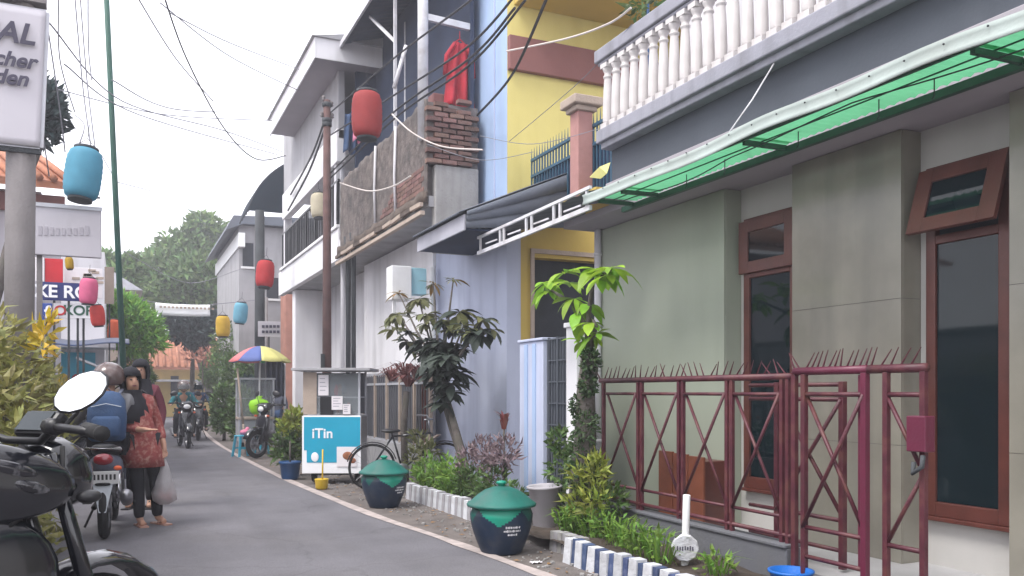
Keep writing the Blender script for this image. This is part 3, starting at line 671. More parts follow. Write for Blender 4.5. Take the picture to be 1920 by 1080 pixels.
# near end: bricks above, rough render below
ex1 = oY(897, 300, DY0).x; DB = ex1-.04; zbr = oY(850, 312, DY0).z
mb = MB(); mb.box(DX+.0, ex1, DY0+.03, DY0+.15, zbr, ZP-.03); core = mb.build('end_wall', 'mortar', HD)
mb = MB(); mb.box(DX+.1, ex1, DY0-.02, DY0+.14, 3.3, zbr-.002); mb.build('end_render', 'concrete', HD, bevel=.02)
mb = MB(); mb.box(-.105, .105, -.05, .05, -.03, .03)
for i, p_ in enumerate(mb.v): mb.v[i] = tuple(a+random.uniform(-.004,.004) for a in p_)
brk = mb.mesh('brick', 'brick')
row = 0; z = zbr+.04
while z < ZP+.02:
    x = DX-.02+(.11 if row % 2 else 0); lim = ex1-.12
    while x < lim:
        if not (z > ZP-.1 and random.random() < .5):
            piece('brick', brk, core, (x+.1, DY0+.005+random.uniform(-.012,.012), z), rot=(random.uniform(-.03,.03), random.uniform(-.03,.03), random.uniform(-.04,.04)), scale=(random.uniform(.9,1.02), 1, random.uniform(.88,1.02)))
        x += .226
    z += .073; row += 1
# a stretch of exposed brick on the street face of the parapet, by the corner
for row in range(5):
    for k in range(10 - row):
        piece('brick', brk, par, (DX+.035, DY0+.25+k*.222+(.11 if row % 2 else 0), 4.2+row*.073), rot=(random.uniform(-.03,.03), 0, math.pi/2+random.uniform(-.03,.03)))
# upper storey: dark room, posts, roof
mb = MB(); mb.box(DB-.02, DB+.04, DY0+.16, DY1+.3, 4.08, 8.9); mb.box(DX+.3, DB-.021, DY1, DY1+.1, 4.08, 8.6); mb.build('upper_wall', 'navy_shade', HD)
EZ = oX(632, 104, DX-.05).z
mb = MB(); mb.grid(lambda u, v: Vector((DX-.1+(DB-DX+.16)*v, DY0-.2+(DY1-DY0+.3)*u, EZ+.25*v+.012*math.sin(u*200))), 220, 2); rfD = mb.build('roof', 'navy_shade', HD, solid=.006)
mb = MB(); mb.bar((DX-.12, DY0-.2, EZ-.03), (DX-.12, DY1+.12, EZ-.03), .04, .1); mb.build('eave_board', 'steel_white', rfD)
for px, ytop in ((741, 0), (640, 100), (694, 60)):
    y = oX(px, 200, DX+.06).y; x_ = DX+.06 if px != 694 else DX+.7
    mb = MB(); mb.bar((x_, y, 4.1 if px == 640 else 4.9), (x_, y, EZ-.02), .045 if px != 694 else .04); mb.build('post', 'steel_white', HD)
yq = oX(741, 100, DX+.06).y
mb = MB(); A = oX(694, 5, DX+.06); mb.bar((DX+.06, yq, oX(741, 78, DX+.06).z), (DX+.06, A.y, EZ-.04), .04); mb.build('strut', 'steel_white', HD)
ym = DY0+.2; xm = oY(793, 100, ym).x
mb = MB(); mb.tube([(xm, ym, 4.9), (xm, ym, 8.5)], .075, 14); mb.build('column', 'steel_white', HD)
mb = MB(); mb.tube([(xm-.3, ym+.4, oY(775, 170, ym+.4).z), (xm-.12, ym+.4, oY(785, 90, ym+.4).z)], .03, 8); mb.build('column', 'steel_white', HD)
zz = oY(850, 42, ym).z; mb = MB(); mb.bar((xm+.07, ym, zz), (ex1, ym, zz-.03), .06, .09); mb.build('tie_beam', 'steel_white', HD)
for px, zt_, zb2 in ((705, 5.2, 4.15), (743, 5.0, 4.2)):
    y = oX(px, 300, DX-.03).y; mb = MB(); mb.tube([(DX-.045, y, 4.12), (DX-.045, y+.05, 4.7), (DX-.045, y-.02, ZP)], .022, 7); mb.build('pipe', 'white_plaster', HD)
# downpipes at the boundary
for px, m_, r_ in ((643, 'white_plaster', .045), (653, 'dark_pole', .05), (663, 'dark_pole', .045)):
    y = oX(px, 500, 3.9).y; mb = MB(); mb.tube([(3.9, y, .0), (3.9, y, 4.0), (3.86, y, 4.3)], r_, 8); mb.build('downpipe', m_, HD)
# metal gate on the ground floor
dg_ = thing('gate', 'grey metal folding gate of upright slats behind the bicycle', 'gate', (4.25, 14, 0))
g0, g1_ = oX(808, 750, 4.25).y, oX(684, 750, 4.25).y; zt = oX(740, 700, 4.25).z; zb_ = .5
q = MB(); q.box(4.262, 4.272, g0, g1_, zb_, zt-.04); q.build('sheet', 'low_wall', dg_)
for z_ in (zb_, zt, zt-.18): q = MB(); q.bar((4.25, g0, z_), (4.25, g1_, z_), .04); q.build('rail', 'galv', dg_)
n = 30
for i in range(n+1):
    y = g0+(g1_-g0)*i/n; q = MB(); q.bar((4.245, y, zb_), (4.245, y, zt), .022 if i % 6 else .05); q.build('slat', ('brown_wood' if i in (2, 3) else 'low_wall') if i % 6 else 'tan_trim', dg_)
mb = MB(); mb.box(4.2, 4.32, g0-.2, g1_+.3, -.02, zb_-.02); mb.build('base', 'grey_plaster', dg_)
# boxed sign on the wall
A = oX(735, 500, 3.95); B = oX(800, 560, 3.95)
sb_ = thing('sign_box', 'white boxed wall sign with a blue side under the brick balcony', 'sign', (3.95, 12.4, 2.8))
yn = 12.2; xa, xb = oY(735, 520, yn).x, oY(772, 520, yn).x; za, zb_ = oY(750, 562, yn).z, oY(750, 498, yn).z
q = MB(); q.box(xa, xb, yn, yn+.3, za, zb_); q.build('face', 'white_paint', sb_, bevel=.01)
q = MB(); q.box(xb+.002, xb+.25, yn+.05, yn+.3, za+.1, zb_-.01); q.build('side_panel', 'pale_cyan', sb_, bevel=.01)
q = MB(); q.bar((xb, yn+.2, (za+zb_)/2), (4.47, yn+.5, (za+zb_)/2), .04); q.build('bracket', 'galv', sb_)
# potted hanging tank lower: white crate under it
q = MB(); q.bar((xa+.06, yn+.1, za), (xa+.06, yn+.1, za-.35), .05); q.build('hanger', 'white_paint', sb_)

# ------------------------------------------------------------------ white house with overhanging eave
EX, EY0, EY1 = 3.85, 16.5, 23.1
HE = thing('house', 'white two storey house with black balcony rail and wide grey eave', 'house', (4.5, 19.5, 0))
mb = MB(); mb.box(4.75, 4.95, EY0+.1, EY1, -.02, 3.95); mb.build('ground_wall', 'white_plaster', HE)
ycol = oX(541, 620, 4.2).y
mb = MB(); mb.box(3.95, 4.75, EY1-1.3, EY1-.9, -.02, 3.93); mb.build('column', 'bright_plaster', HE, bevel=.01)
mb = MB(); mb.box(EX, 6.2, EY0+.05, EY1, 3.95, 4.1); sE = mb.build('balcony_slab', 'grey_plaster', HE)
mb = MB(); mb.box(EX-.03, EX+.1, EY0+.05, EY1+.02, 3.93, 4.55); mb.box(EX-.07, EX+.12, EY0+.05, EY1+.05, 4.551, 4.62); mb.build('parapet', 'bright_plaster', sE, bevel=.012)
mb = MB(); mb.box(EX-.032, EX+.1, EY1+.022, EY1+.4, 3.93, 4.55); mb.build('parapet_return', 'bright_plaster', sE, bevel=.01)
n = 30
for i in range(n+1):
    y = EY0+.2+(EY1-EY0-.3)*i/n; q = MB(); q.bar((EX, y, 4.62), (EX, y, 5.5), .03 if i % 5 else .05); q.build('baluster', 'black', sE)
q = MB(); q.bar((EX, EY0+.1, 5.5), (EX, EY1, 5.5), .045); q.build('handrail', 'black', sE)
mb = MB(); mb.box(4.7, 4.9, EY0+.1, EY1-.4, 4.1, 8.6); mb.build('upper_wall', 'white_plaster', HE)
mb = MB(); mb.box(4.69, 4.699, EY0+1.5, EY0+2.6, 4.12, 6.2); mb.build('upper_door', 'navy_shade', HE)
mb = MB(); mb.box(EX-.05, EX+.12, EY0+.05, EY1-.3, 5.85, 6.5); mb.box(EX-.02, 4.7, EY0+.05, EY1-.3, 6.3, 6.48); mb.build('lintel_band', 'bright_plaster', HE, bevel=.01)
for y in (EY0+.25, EY1-.5): q = MB(); q.box(EX-.02, EX+.16, y, y+.18, 4.62, 5.848); q.build('post', 'white_plaster', HE)
mb = MB(); mb.box(EX-.02, EX+.1, EY0+.05, EY1-.35, 6.5, 8.15); mb.build('gable_wall', 'grey_plaster', HE)
RX0 = 3.25; ya_, yb2 = oX(590, 45, RX0).y, oX(505, 250, RX0).y; zr = oX(505, 252, RX0).z
mb = MB(); mb.box(RX0+.03, 6.5, ya_+.03, yb2-.03, zr, zr+.06); rfE = mb.build('eave', 'soffit_grey', HE)
mb = MB(); mb.box(RX0, RX0+.028, ya_, yb2, zr-.05, zr+.34); mb.box(RX0+.03, 6.5, ya_, ya_+.028, zr-.05, zr+.34); mb.build('fascia_board', 'bright_plaster', rfE, bevel=.006)
mb = MB(); mb.prism([(RX0-.06, ya_-.05, zr+.341), (6.5, ya_-.05, zr+.341), (6.5, ya_-.05, zr+1.0)], (0, yb2-ya_+.1, 0)); mb.build('roof', 'grey_plaster', rfE)
mb = MB(); mb.box(4.9, 9, EY0+.1, EY1, -.02, 8.1); mb.build('core', 'white_plaster', HE)
# barrel awning on the far side
A1 = thing('awning', 'dark navy barrel awning on the far end of the white house', 'awning', (3.6, 24, 6))
ay0, ay1 = 23.6, 25.4
xa, xb = oY(459, 404, 24.3).x, oY(541, 404, 24.3).x; z0_, z1_ = oY(459, 404, 24.3).z, oY(540, 312, 24.3).z
q = MB(); q.grid(lambda u, v: Vector((xb-(xb-xa)*(.5*v+.5*math.sin(v*math.pi/2)), ay0+(ay1-ay0)*u, z0_+(z1_-z0_)*(.5*(1-v)+.5*math.cos(v*math.pi/2)**.8))), 4, 12); q.build('cover', 'awning_navy', A1, solid=.02)
pr_ = [Vector((xb-(xb-xa)*(.5*v/12+.5*math.sin(v/12*math.pi/2)), ay0-.01, z0_+(z1_-z0_)*(.5*(1-v/12)+.5*math.cos(v/12*math.pi/2)**.8))) for v in range(13)]
q = MB(); q.add(pr_+[Vector((xb, ay0-.01, z0_))], [tuple(range(14))]); q.build('end_panel', 'awning_navy', A1, solid=.01)
for v in range(5):
    yy = ay0+(ay1-ay0)*v/4; q = MB(); q.tube([Vector((p.x, yy, p.z-.03)) for p in pr_], .02, 6); q.build('hoop', 'dark_pole', A1)

# ------------------------------------------------------------------ farther buildings
HF = thing('house', 'grey weathered two storey house beyond the awning', 'house', (4.6, 30, 0))
y_ = 29.0; fx0, fx1 = oY(448, 500, y_).x, oY(560, 500, y_).x; zt = oY(448, 422, y_).z
mb = MB(); mb.box(fx0, 9, y_, y_+7, -.02, zt); mb.build('wall', 'grey_plaster', HF)
mb = MB(); mb.prism([(fx0-.45, y_-.3, zt-.25), (fx0-.2, y_-.3, zt+.25), (9, y_-.3, zt+.5), (9, y_-.3, zt+.1), (fx0+.1, y_-.3, zt)], (0, 7.6, 0)); mb.build('roof', 'roof_slate', HF)
mb = MB(); mb.box(fx0-.05, fx0+.15, y_-.35, y_+7.3, zt-.75, zt-.3); mb.build('bargeboard', 'white_paint', HF)
for (a, b_, c, d_) in ((455, 475, 455, 500), (500, 522, 520, 560)):
    p, q_ = oY(a, c, y_-.02), oY(b_, d_, y_-.02); mb = MB(); mb.box(p.x, q_.x, y_-.03, y_-.003, q_.z, p.z); wd = mb.build('window', 'dark_room', HF)
    mb = MB(); mb.box(p.x-.06, q_.x+.06, y_-.06, y_-.032, q_.z-.08, q_.z-.01); mb.build('sill', 'white_paint', wd)
p, q_ = oY(520, 530, y_-.5), oY(545, 640, y_-.5)
mb = MB(); mb.box(p.x+.1, q_.x+.4, y_-1.4, y_-.5, 0, p.z-.4); tag(mb.build('kiosk', 'salmon', bevel=.02), 'small salmon coloured kiosk beside the grey house', 'kiosk')
# end of the lane
HG = thing('house', 'small yellow house with an orange tiled roof closing the lane', 'house', (3.2, 50, 0))
yg = 50.; gx0, gx1 = oY(258, 740, yg).x, oY(420, 740, yg).x; ze = oY(300, 690, yg).z; zr = oY(300, 640, yg).z
mb = MB(); mb.box(gx0, gx1, yg, yg+6, -.02, ze); mb.build('wall', 'far_yellow', HG)
mb = MB(); mb.prism([(gx0-.6, yg-.8, ze-.1), (gx1+.6, yg-.8, ze-.1), (gx1+.6, yg+3, zr+.3), (gx0-.6, yg+3, zr+.3)], (0, 0, .15)); rr_ = mb.build('roof', 'roof_tile', HG)
n = 16
for i in range(n):
    x = gx0-.5+(gx1-gx0+1)*i/(n-1); q = MB(); q.tube([(x, yg-.85, ze+.08), (x, yg+3, zr+.47)], .09, 6); q.build('tile_course', 'roof_tile', rr_)
for a, b_ in ((270, 290), (320, 335)):
    p, q_ = oY(a, 705, yg), oY(b_, 745, yg); mb = MB(); mb.box(p.x, q_.x, yg-.03, yg-.003, q_.z, p.z); mb.build('window', 'dark_room', HG)
mb = MB(); mb.box(gx0-.3, gx1, yg-2.2, yg-.1, ze-.75, ze-.65); mb.build('porch_roof', 'galv', HG)
for x in (gx0, gx1-.2): q = MB(); q.bar((x, yg-2, 0), (x, yg-2, ze-.75), .1); q.build('porch_post', 'white_paint', HG)
# left side: low house with tiled roof behind the signs, shopfronts down the lane
HL = thing('house', 'pale house with an orange tiled roof behind the signboards', 'house', (-3, 17, 0))
yl = 16.; lx1 = oY(122, 400, yl).x; ze = oY(100, 362, yl).z
mb = MB(); mb.box(-9, lx1-.35, yl, yl+5, -.02, ze); mb.build('wall', 'sign_white', HL)
mb = MB(); mb.prism([(-9.5, yl-.6, ze-.05), (lx1+.1, yl-.6, ze-.05), (lx1-.75, yl+2.5, ze+1.1), (-9.5, yl+2.5, ze+1.1)], (0, 0, .12)); rl = mb.build('roof', 'roof_tile', HL)
for i in range(24):
    x = lx1+.08-i*.2; q = MB(); q.tube([(x, yl-.65, ze+.1), (x-.75*min(1, 1), yl+2.5, ze+1.25)], .06, 6); q.build('tile_course', 'roof_tile', rl)
q = MB(); q.box(-9, lx1, yl-.1, yl-.01, ze-.35, ze-.06); q.build('eave_board', 'brown_band', HL)
HS = thing('shop', 'cream narrow shop front with shutters down the left of the lane', 'shop', (-1.6, 24, 0))
ysh = 23.; sx = oY(196, 500, ysh).x
mb = MB(); mb.box(-6, sx, ysh, ysh+6, -.02, oY(150, 470, ysh).z); mb.build('wall', 'white_plaster', HS)
mb = MB(); mb.box(sx-1.0, sx-.2, ysh-.05, ysh-.003, .02, 2.3); mb.build('shutter', 'stool_blue', HS)
for i in range(14): q = MB(); q.box(sx-1.0, sx-.2, ysh-.065, ysh-.051, .05+i*.16, .13+i*.16); q.build('slat', 'stool_blue', HS)
mb = MB(); mb.box(sx-1.6, sx+.25, ysh-1.1, ysh, oY(170, 655, ysh).z, oY(170, 648, ysh).z+.03); mb.build('awning', 'galv', HS)
HT = thing('house', 'pale low house with grey roof beside the bright green tree', 'house', (-1.6, 34, 0))
yt = 33.; tx = oY(238, 600, yt).x; zt = oY(215, 545, yt).z
mb = MB(); mb.box(-8, tx, yt, yt+7, -.02, zt); mb.build('wall', 'tan_trim', HT)
mb = MB(); mb.prism([(-8, yt-.5, zt), (tx+.5, yt-.5, zt), (tx-1.2, yt-.5, zt+1.1), (-8, yt-.5, zt+1.5)], (0, 7.5, 0)); mb.build('roof', 'galv', HT)
# ------------------------------------------------------------------ vegetation helpers
def leaf_mesh(name, L_, W_, droop, m, fold=.25):
    mb = MB(); N_ = 5; vs = []
    for i in range(N_+1):
        t = i/N_; w_ = W_*(math.sin(math.pi*min(1, t*.92+.05))**.8)*(.35+.65*min(1, t*2.2))*.5
        if i == N_: w_ = .002
        y = L_*t*(1-.12*t*droop); z = -droop*L_*t*t*.6
        vs += [(-w_, y, z+w_*fold), (0, y, z), (w_, y, z+w_*fold)]
    fs = []
    for i in range(N_):
        for k in (0, 1): fs.append((3*i+k, 3*i+k+1, 3*i+k+4, 3*i+k+3))
    mb.add(vs, fs, True); return mb.mesh(name, m)
def whorl(parent, c, meshes, n, sc, up=(.1, 1.0), az=(0, 6.283)):
    for i in range(n):
        a = az[0]+(az[1]-az[0])*(i+random.uniform(.2,.8))/n; e = random.uniform(*up)
        R = Matrix.Rotation(a, 4, 'Z') @ Matrix.Rotation(e, 4, 'X') @ Matrix.Rotation(random.uniform(-.3,.3), 4, 'Y')
        s_ = sc*random.uniform(.5, 1.15)
        piece('leaf', random.choice(meshes), parent, c, rot=R.to_euler(), scale=(s_, s_, s_))
def quadleaf(mb, p, d, n_, L_, W_, mi=0, droop=.2):
    d = d.normalized(); s_ = d.cross(n_); s_ = s_.normalized() if s_.length > 1e-4 else Vector((1,0,0)); u_ = s_.cross(d)
    a = p; m_ = p+d*L_*.5+u_*L_*.06; t = p+d*L_-u_*L_*droop
    mb.add([a, m_+s_*W_*.5+u_*W_*.12, t, m_-s_*W_*.5+u_*W_*.12, m_], [(0,1,4),(1,2,4),(2,3,4),(3,0,4)], False, mi)
def rv(): 
    while True:
        v = Vector((random.uniform(-1,1), random.uniform(-1,1), random.uniform(-1,1)))
        if .05 < v.length < 1: return v
def clump(mb, c, r, n, L_, W_, mi=0, upw=.3, shell=.55):
    c = Vector(c)
    for _ in range(n):
        v = rv(); v = v.normalized()*(shell+(1-shell)*random.random()) if random.random() < .8 else v
        p = c+Vector((v.x*r[0], v.y*r[1], v.z*r[2])); d = (v+rv()*.9+Vector((0,0,upw)))
        quadleaf(mb, p, d, rv(), L_*random.uniform(.6,1.3), W_*random.uniform(.7,1.2), mi, random.uniform(.05,.4))
def blades(mb, c, n, L_, W_, spread=.6, mi=0, rad=.05):
    c = Vector(c)
    for _ in range(n):
        a = random.random()*6.283; d = Vector((math.cos(a), math.sin(a), 0)); l = L_*random.uniform(.6,1.2); sp = spread*random.uniform(.3,1.2)
        p0 = c+d*random.random()*rad; s_ = Vector((-d.y, d.x, 0))*W_*.5
        p1 = p0+d*l*sp*.35+Vector((0,0,l*.6)); p2 = p0+d*l*sp+Vector((0,0,l*(.9-.4*sp)))
        mb.add([p0-s_*.7, p0+s_*.7, p1+s_, p1-s_, p2], [(0,1,2,3),(3,2,4)], False, mi)
def tree(name, label, cat, base, crown, n, L_, W_, m, trunk_r=.15, group=None, trunk_top=None):
    t = thing(name, label, cat, base, group); base = Vector(base)
    top = Vector(trunk_top) if trunk_top else Vector(crown[0][0])
    mb = MB(); mid = base.lerp(top, .5)+Vector((random.uniform(-.1,.1), 0, 0))*trunk_r*6
    mb.tube([base-Vector((0,0,.05)), mid, top], [trunk_r, trunk_r*.8, trunk_r*.45], 9)
    for c, r in crown[:7]:
        c = Vector(c); mb.tube([mid.lerp(top, .6), mid.lerp(top, .8).lerp(c, .5)+Vector((0,0,-.1)), c], [trunk_r*.5, trunk_r*.35, trunk_r*.12], 6)
    mb.build('trunk', 'bark', t)
    mb = MB(); tot = sum(r[0]*r[2] for c, r in crown)
    for c, r in crown: clump(mb, c, r, int(n*r[0]*r[2]/tot), L_, W_)
    mb.build('crown', m, t); return t

# ------------------------------------------------------------------ planters with painted kerb blocks
mb = MB(); mb.box(-.05, .05, -.046, .046, 0, .20)
for i in (4,5,6,7): v = mb.v[i]; mb.v[i] = (v[0]*.8, v[1]*.86, v[2])
kb = {m: mb.mesh('block', m) for m in ('kerb_white', 'kerb_blue', 'kerb_grey', 'concrete')}
def kerb(label, x0, y0, x1, y1, mats, h=1.0):
    t = thing('planter_kerb', label, 'kerb', (x0, y0, 0)); L_ = math.hypot(x1-x0, y1-y0); n = int(L_/.094)
    i = 0; y_ = 0
    while y_ < L_:
        w_ = .115 if mats[i % len(mats)] == 'kerb_white' else .072
        f = min(1, (y_+w_/2)/L_); piece('block', kb[mats[i % len(mats)]], t, (x0+(x1-x0)*f+random.uniform(-.006,.006), y0+(y1-y0)*f, -.01), rot=(random.uniform(-.03,.03), random.uniform(-.04,.04), random.uniform(-.04,.04)), scale=(1 if i % 2 else 1.06, w_/.094, h*random.uniform(.94,1.05)))
        y_ += w_; i += 1
    return t
pA, pB, pC = gnd(1066, 1052), gnd(1210, 1090), gnd(1022, 1040)
kerb('planter kerb of blue and white painted blocks below the maroon fence', pA.x, pA.y, 3.25, 3.9, ('kerb_white', 'kerb_blue'))
kerb('short mossy grey stretch of planter kerb beside the white pail', 3.40, pA.y+.03, 3.38, pA.y+.48, ('concrete', 'kerb_grey'), .9)
pD, pE = gnd(898, 978), gnd(768, 934)
kerb('faded white and grey planter kerb between the two green bins', pD.x, pD.y, pE.x, pE.y, ('kerb_white', 'kerb_grey'), 1.05)
for nm, (x0, x1, y0, y1) in (('near', (3.30, 4.05, 3.9, 7.3)), ('far', (3.40, 4.45, pD.y, pE.y+.9))):
    mb = MB(); mb.grid(lambda u, v: Vector((x0+(x1-x0)*u, y0+(y1-y0)*v, .10+.03*math.sin(u*5+v*9)*math.sin(v*21))), 10, 24); struct(mb.build('soil', 'soil'))
# plants of the near planter
def plant(name, label, mats, loc, fn, cat='plant', group=None):
    mb = MB(); fn(mb); o = mb.build(name, mats); return tag(o, label, cat, group)
def f(mb):
    for px, py in ((1062, 965), (1085, 985), (1110, 990), (1140, 1000), (1165, 1008), (1190, 1020), (1218, 1030), (1240, 1038)):
        p = oX(px, py, 3.6+random.uniform(-.05,.15)); p.z = .1
        blades(mb, p, 26, .30, .016, .8, 0, .10)
        clump(mb, p+Vector((0,0,.12)), (.13,.13,.12), 40, .08, .03, 0)
plant('grass_clump', 'bright green grassy ground plants behind the blue and white kerb', 'grass', None, f)
def f(mb):
    p = oX(1345, 1062, 3.66); p.z = .1; blades(mb, p, 30, .22, .016, .8, 0, .08); clump(mb, p+Vector((0,0,.08)), (.14,.12,.08), 60, .06, .028, 0)
plant('grass_clump', 'small green tuft at the foot of the low grey wall', 'grass', None, f)
def f(mb):
    for px, py, r in ((1100, 905, .13), (1115, 935, .12), (1090, 950, .12), (1118, 880, .08)):
        p = oX(px, py, 3.72); clump(mb, p, (r, r, r*1.2), 90, .12, .034, 0, .6)
    mb.mi = 1; p = oX(1105, 985, 3.72); p.z = .08; mb.tube([p, p+Vector((.01,0,.3)), p+Vector((-.01,0,.6))], [.014,.011,.008], 6)
plant('croton_shrub', 'yellow green croton shrub at the foot of the mossy tree', ['shrub_lime', 'bark'], None, f)
def f(mb):
    for px, py, r in ((1052, 830, .10), (1055, 880, .13), (1062, 930, .12), (1045, 985, .10), (1080, 860, .1), (1150, 940, .1)):
        p = oX(px, py, 3.85); clump(mb, p, (r, r, r*1.2), 110, .09, .04, 0, .3)
plant('leafy_shrub', 'dark green leafy shrub in front of the mesh gate', 'shrub', None, f)
# mossy tree with big bright leaves
bt = oX(1092, 935, 3.78); bt.z = .08
T1 = thing('tree', 'mossy tree trunk with big bright green leaves beside the maroon fence', 'tree', bt)
tp = [oX(px, py, 3.78) for px, py in ((1090, 900), (1098, 820), (1098, 740), (1106, 670))]
mb = MB(); mb.tube([bt]+tp, [.13, .11, .10, .09, .085], 12)
for i, v in enumerate(mb.v): mb.v[i] = tuple(a+random.uniform(-.008,.008) for a in v)
mb.build('trunk', 'bark', T1)
stems = [((1106, 670), (1100, 615), (1075, 570), (1030, 542)), ((1104, 640), (1104, 585), (1112, 530), (1145, 505)), ((1106, 655), (1112, 630), (1118, 612), (1112, 600))]
for st in stems:
    mb = MB(); mb.tube([oX(*p, 3.76) for p in st], [.03, .024, .018, .013], 7); mb.build('branch', 'bark', T1)
lb = [leaf_mesh('leaf', .36, .15, .6, 'leaf_bright'), leaf_mesh('leaf', .32, .12, .95, 'leaf_bright'), leaf_mesh('leaf', .38, .14, .4, 'leaf_bright')]
for (px, py), n, s_, up in (((1030, 545), 9, .85, (-.5,.5)), ((1060, 512), 8, .8, (-.3,.5)), ((1078, 560), 8, .9, (-.6,.3)), ((1122, 506), 7, 1.1, (-.35,.25)), ((1148, 503), 7, 1.0, (-.3,.3)), ((1140, 515), 5, .9, (-.5,.3)), ((1108, 605), 7, .75, (-.7,.2)), ((1092, 640), 8, .6, (-.6,.6)), ((1120, 625), 6, .6, (-.3,.6)), ((1084, 585), 7, 1., (-.9,-.2)), ((1025, 530), 8, .9, (-.6,.4)), ((1068, 530), 7, .9, (-.6,.4)), ((1100, 570), 6, .8, (-.9,0)), ((1112, 630), 7, .7, (-.8,.3)), ((1128, 512), 5, 1.1, (-.5,.2))):
    whorl(T1, oX(px, py, 3.76), lb, n, s_*.86, up)
mb = MB()
for px, py, r in ((1085, 760, .07), (1095, 800, .09), (1090, 850, .10), (1105, 720, .06), (1100, 890, .12), (1112, 675, .06)):
    for k in range(2): clump(mb, oX(px+random.uniform(-6,6), py, 3.74), (r*1.25, r*1.2, r*1.6), 130, .05, .026, 0, 0)
mb.build('ivy', 'ivy', T1)
# dark leaved small tree of the far planter
bt = oX(876, 900, 3.78); bt.z = .08
T2 = thing('tree', 'small tree with drooping dark leaves and tan young tips before the blue wall', 'tree', bt)
tk = [oX(px, py, 3.78) for px, py in ((866, 850), (850, 790), (836, 740), (822, 690))]
mb = MB(); mb.tube([bt]+tk, [.065, .055, .045, .035, .03], 9); mb.build('trunk', 'bark', T2)
mb = MB(); mb.tube([oX(px, py, 3.8) for px, py in ((868, 870), (845, 800), (828, 740), (815, 700))], [.04,.035,.03,.02], 8); mb.build('trunk', 'bark', T2)
ld = [leaf_mesh('leaf', .34, .13, .7, 'leaf_dark'), leaf_mesh('leaf', .33, .125, .55, 'leaf_dark')]
lo = [leaf_mesh('leaf', .33, .11, .8, 'leaf_olive'), leaf_mesh('leaf', .30, .10, .4, 'leaf_olive')]
lt = [leaf_mesh('leaf', .25, .06, .6, 'leaf_tan'), leaf_mesh('leaf', .24, .055, .3, 'leaf_olive')]
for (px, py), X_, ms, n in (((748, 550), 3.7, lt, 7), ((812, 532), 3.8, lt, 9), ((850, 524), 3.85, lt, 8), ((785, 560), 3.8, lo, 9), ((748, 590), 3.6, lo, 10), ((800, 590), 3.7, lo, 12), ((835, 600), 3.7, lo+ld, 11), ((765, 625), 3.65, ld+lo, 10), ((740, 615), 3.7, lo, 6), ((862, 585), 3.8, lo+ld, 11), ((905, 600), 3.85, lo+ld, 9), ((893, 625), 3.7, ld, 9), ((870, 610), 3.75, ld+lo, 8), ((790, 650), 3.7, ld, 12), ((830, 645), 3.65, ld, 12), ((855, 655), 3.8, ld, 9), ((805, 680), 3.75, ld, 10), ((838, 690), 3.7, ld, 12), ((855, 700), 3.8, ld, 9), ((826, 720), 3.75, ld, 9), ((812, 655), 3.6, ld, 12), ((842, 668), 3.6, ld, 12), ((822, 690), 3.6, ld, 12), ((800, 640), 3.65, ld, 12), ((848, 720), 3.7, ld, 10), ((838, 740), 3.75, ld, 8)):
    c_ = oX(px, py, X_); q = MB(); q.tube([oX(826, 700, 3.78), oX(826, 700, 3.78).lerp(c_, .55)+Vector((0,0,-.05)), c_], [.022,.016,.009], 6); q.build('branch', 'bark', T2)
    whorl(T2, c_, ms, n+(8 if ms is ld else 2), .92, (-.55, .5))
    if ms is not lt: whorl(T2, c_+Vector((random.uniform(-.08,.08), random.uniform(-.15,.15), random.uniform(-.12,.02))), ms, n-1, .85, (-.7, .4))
# reddish dracaena
bt = oX(760, 880, 3.75); bt.z = .02
T3 = thing('dracaena', 'red brown spiky dracaena on a bare stem beside the bicycle', 'plant', bt)
mb = MB(); mb.tube([bt, oX(757, 800, 3.75), oX(762, 735, 3.75)], [.06,.05,.05], 8); mb.build('stem', 'bark', T3)
mb = MB(); lr = None
for px, py in ((735, 715), (760, 705), (785, 712), (765, 725)): blades(mb, oX(px, py, 3.75), 46, .30, .03, 1.5, 0, .04)
mb.build('crown', 'leaf_redbrown', T3)
def f(mb):
    for px, py in ((800, 880), (822, 890), (845, 880), (790, 900), (860, 900), (835, 905)):
        p = oX(px, py, 3.62); clump(mb, p, (.14,.16,.14), 90, .11, .04, 0, .5); blades(mb, Vector((p.x, p.y, .1)), 18, .4, .02, .8)
plant('fern', 'light green ferny plants filling the planter between the bins', 'grass', None, f)
def f(mb):
    for px, py in ((880, 870), (905, 850), (925, 870), (945, 850), (890, 900), (930, 905)):
        p = oX(px, py, 3.68); clump(mb, p, (.16,.16,.17), 110, .11, .035, 0 if py < 895 else 1, .6)
plant('leafy_shrub', 'purple grey leafy shrub below the blue wall', ['shrub_purple', 'shrub'], None, f)
def f(mb):
    for px, py in ((870, 915), (905, 918), (940, 905), (955, 880)):
        p = oX(px, py, 3.55); blades(mb, Vector((p.x, p.y, .1)), 26, .38, .018, .9)
        clump(mb, Vector((p.x, p.y, .28)), (.14,.14,.14), 70, .1, .03)
plant('spiky_grass', 'dark green strap leaved plant behind the near green bin', 'shrub', None, f)
def f(mb):
    p = oX(945, 805, 3.8); blades(mb, p, 16, .24, .05, .5, 0, .02); mb.mi = 1; mb.tube([Vector((p.x, p.y, .05)), p], .012, 6)
plant('cordyline', 'red cordyline with upright leaves against the blue pillar', ['cordyline', 'bark'], None, f)
def f(mb):
    for px, py in ((785, 830), (800, 850), (775, 860)): clump(mb, oX(px, py, 3.75), (.12,.12,.16), 70, .13, .04, 0, .4)
plant('grey_shrub', 'grey green bushy plant at the bare dracaena stem', 'leaf_olive', None, f)
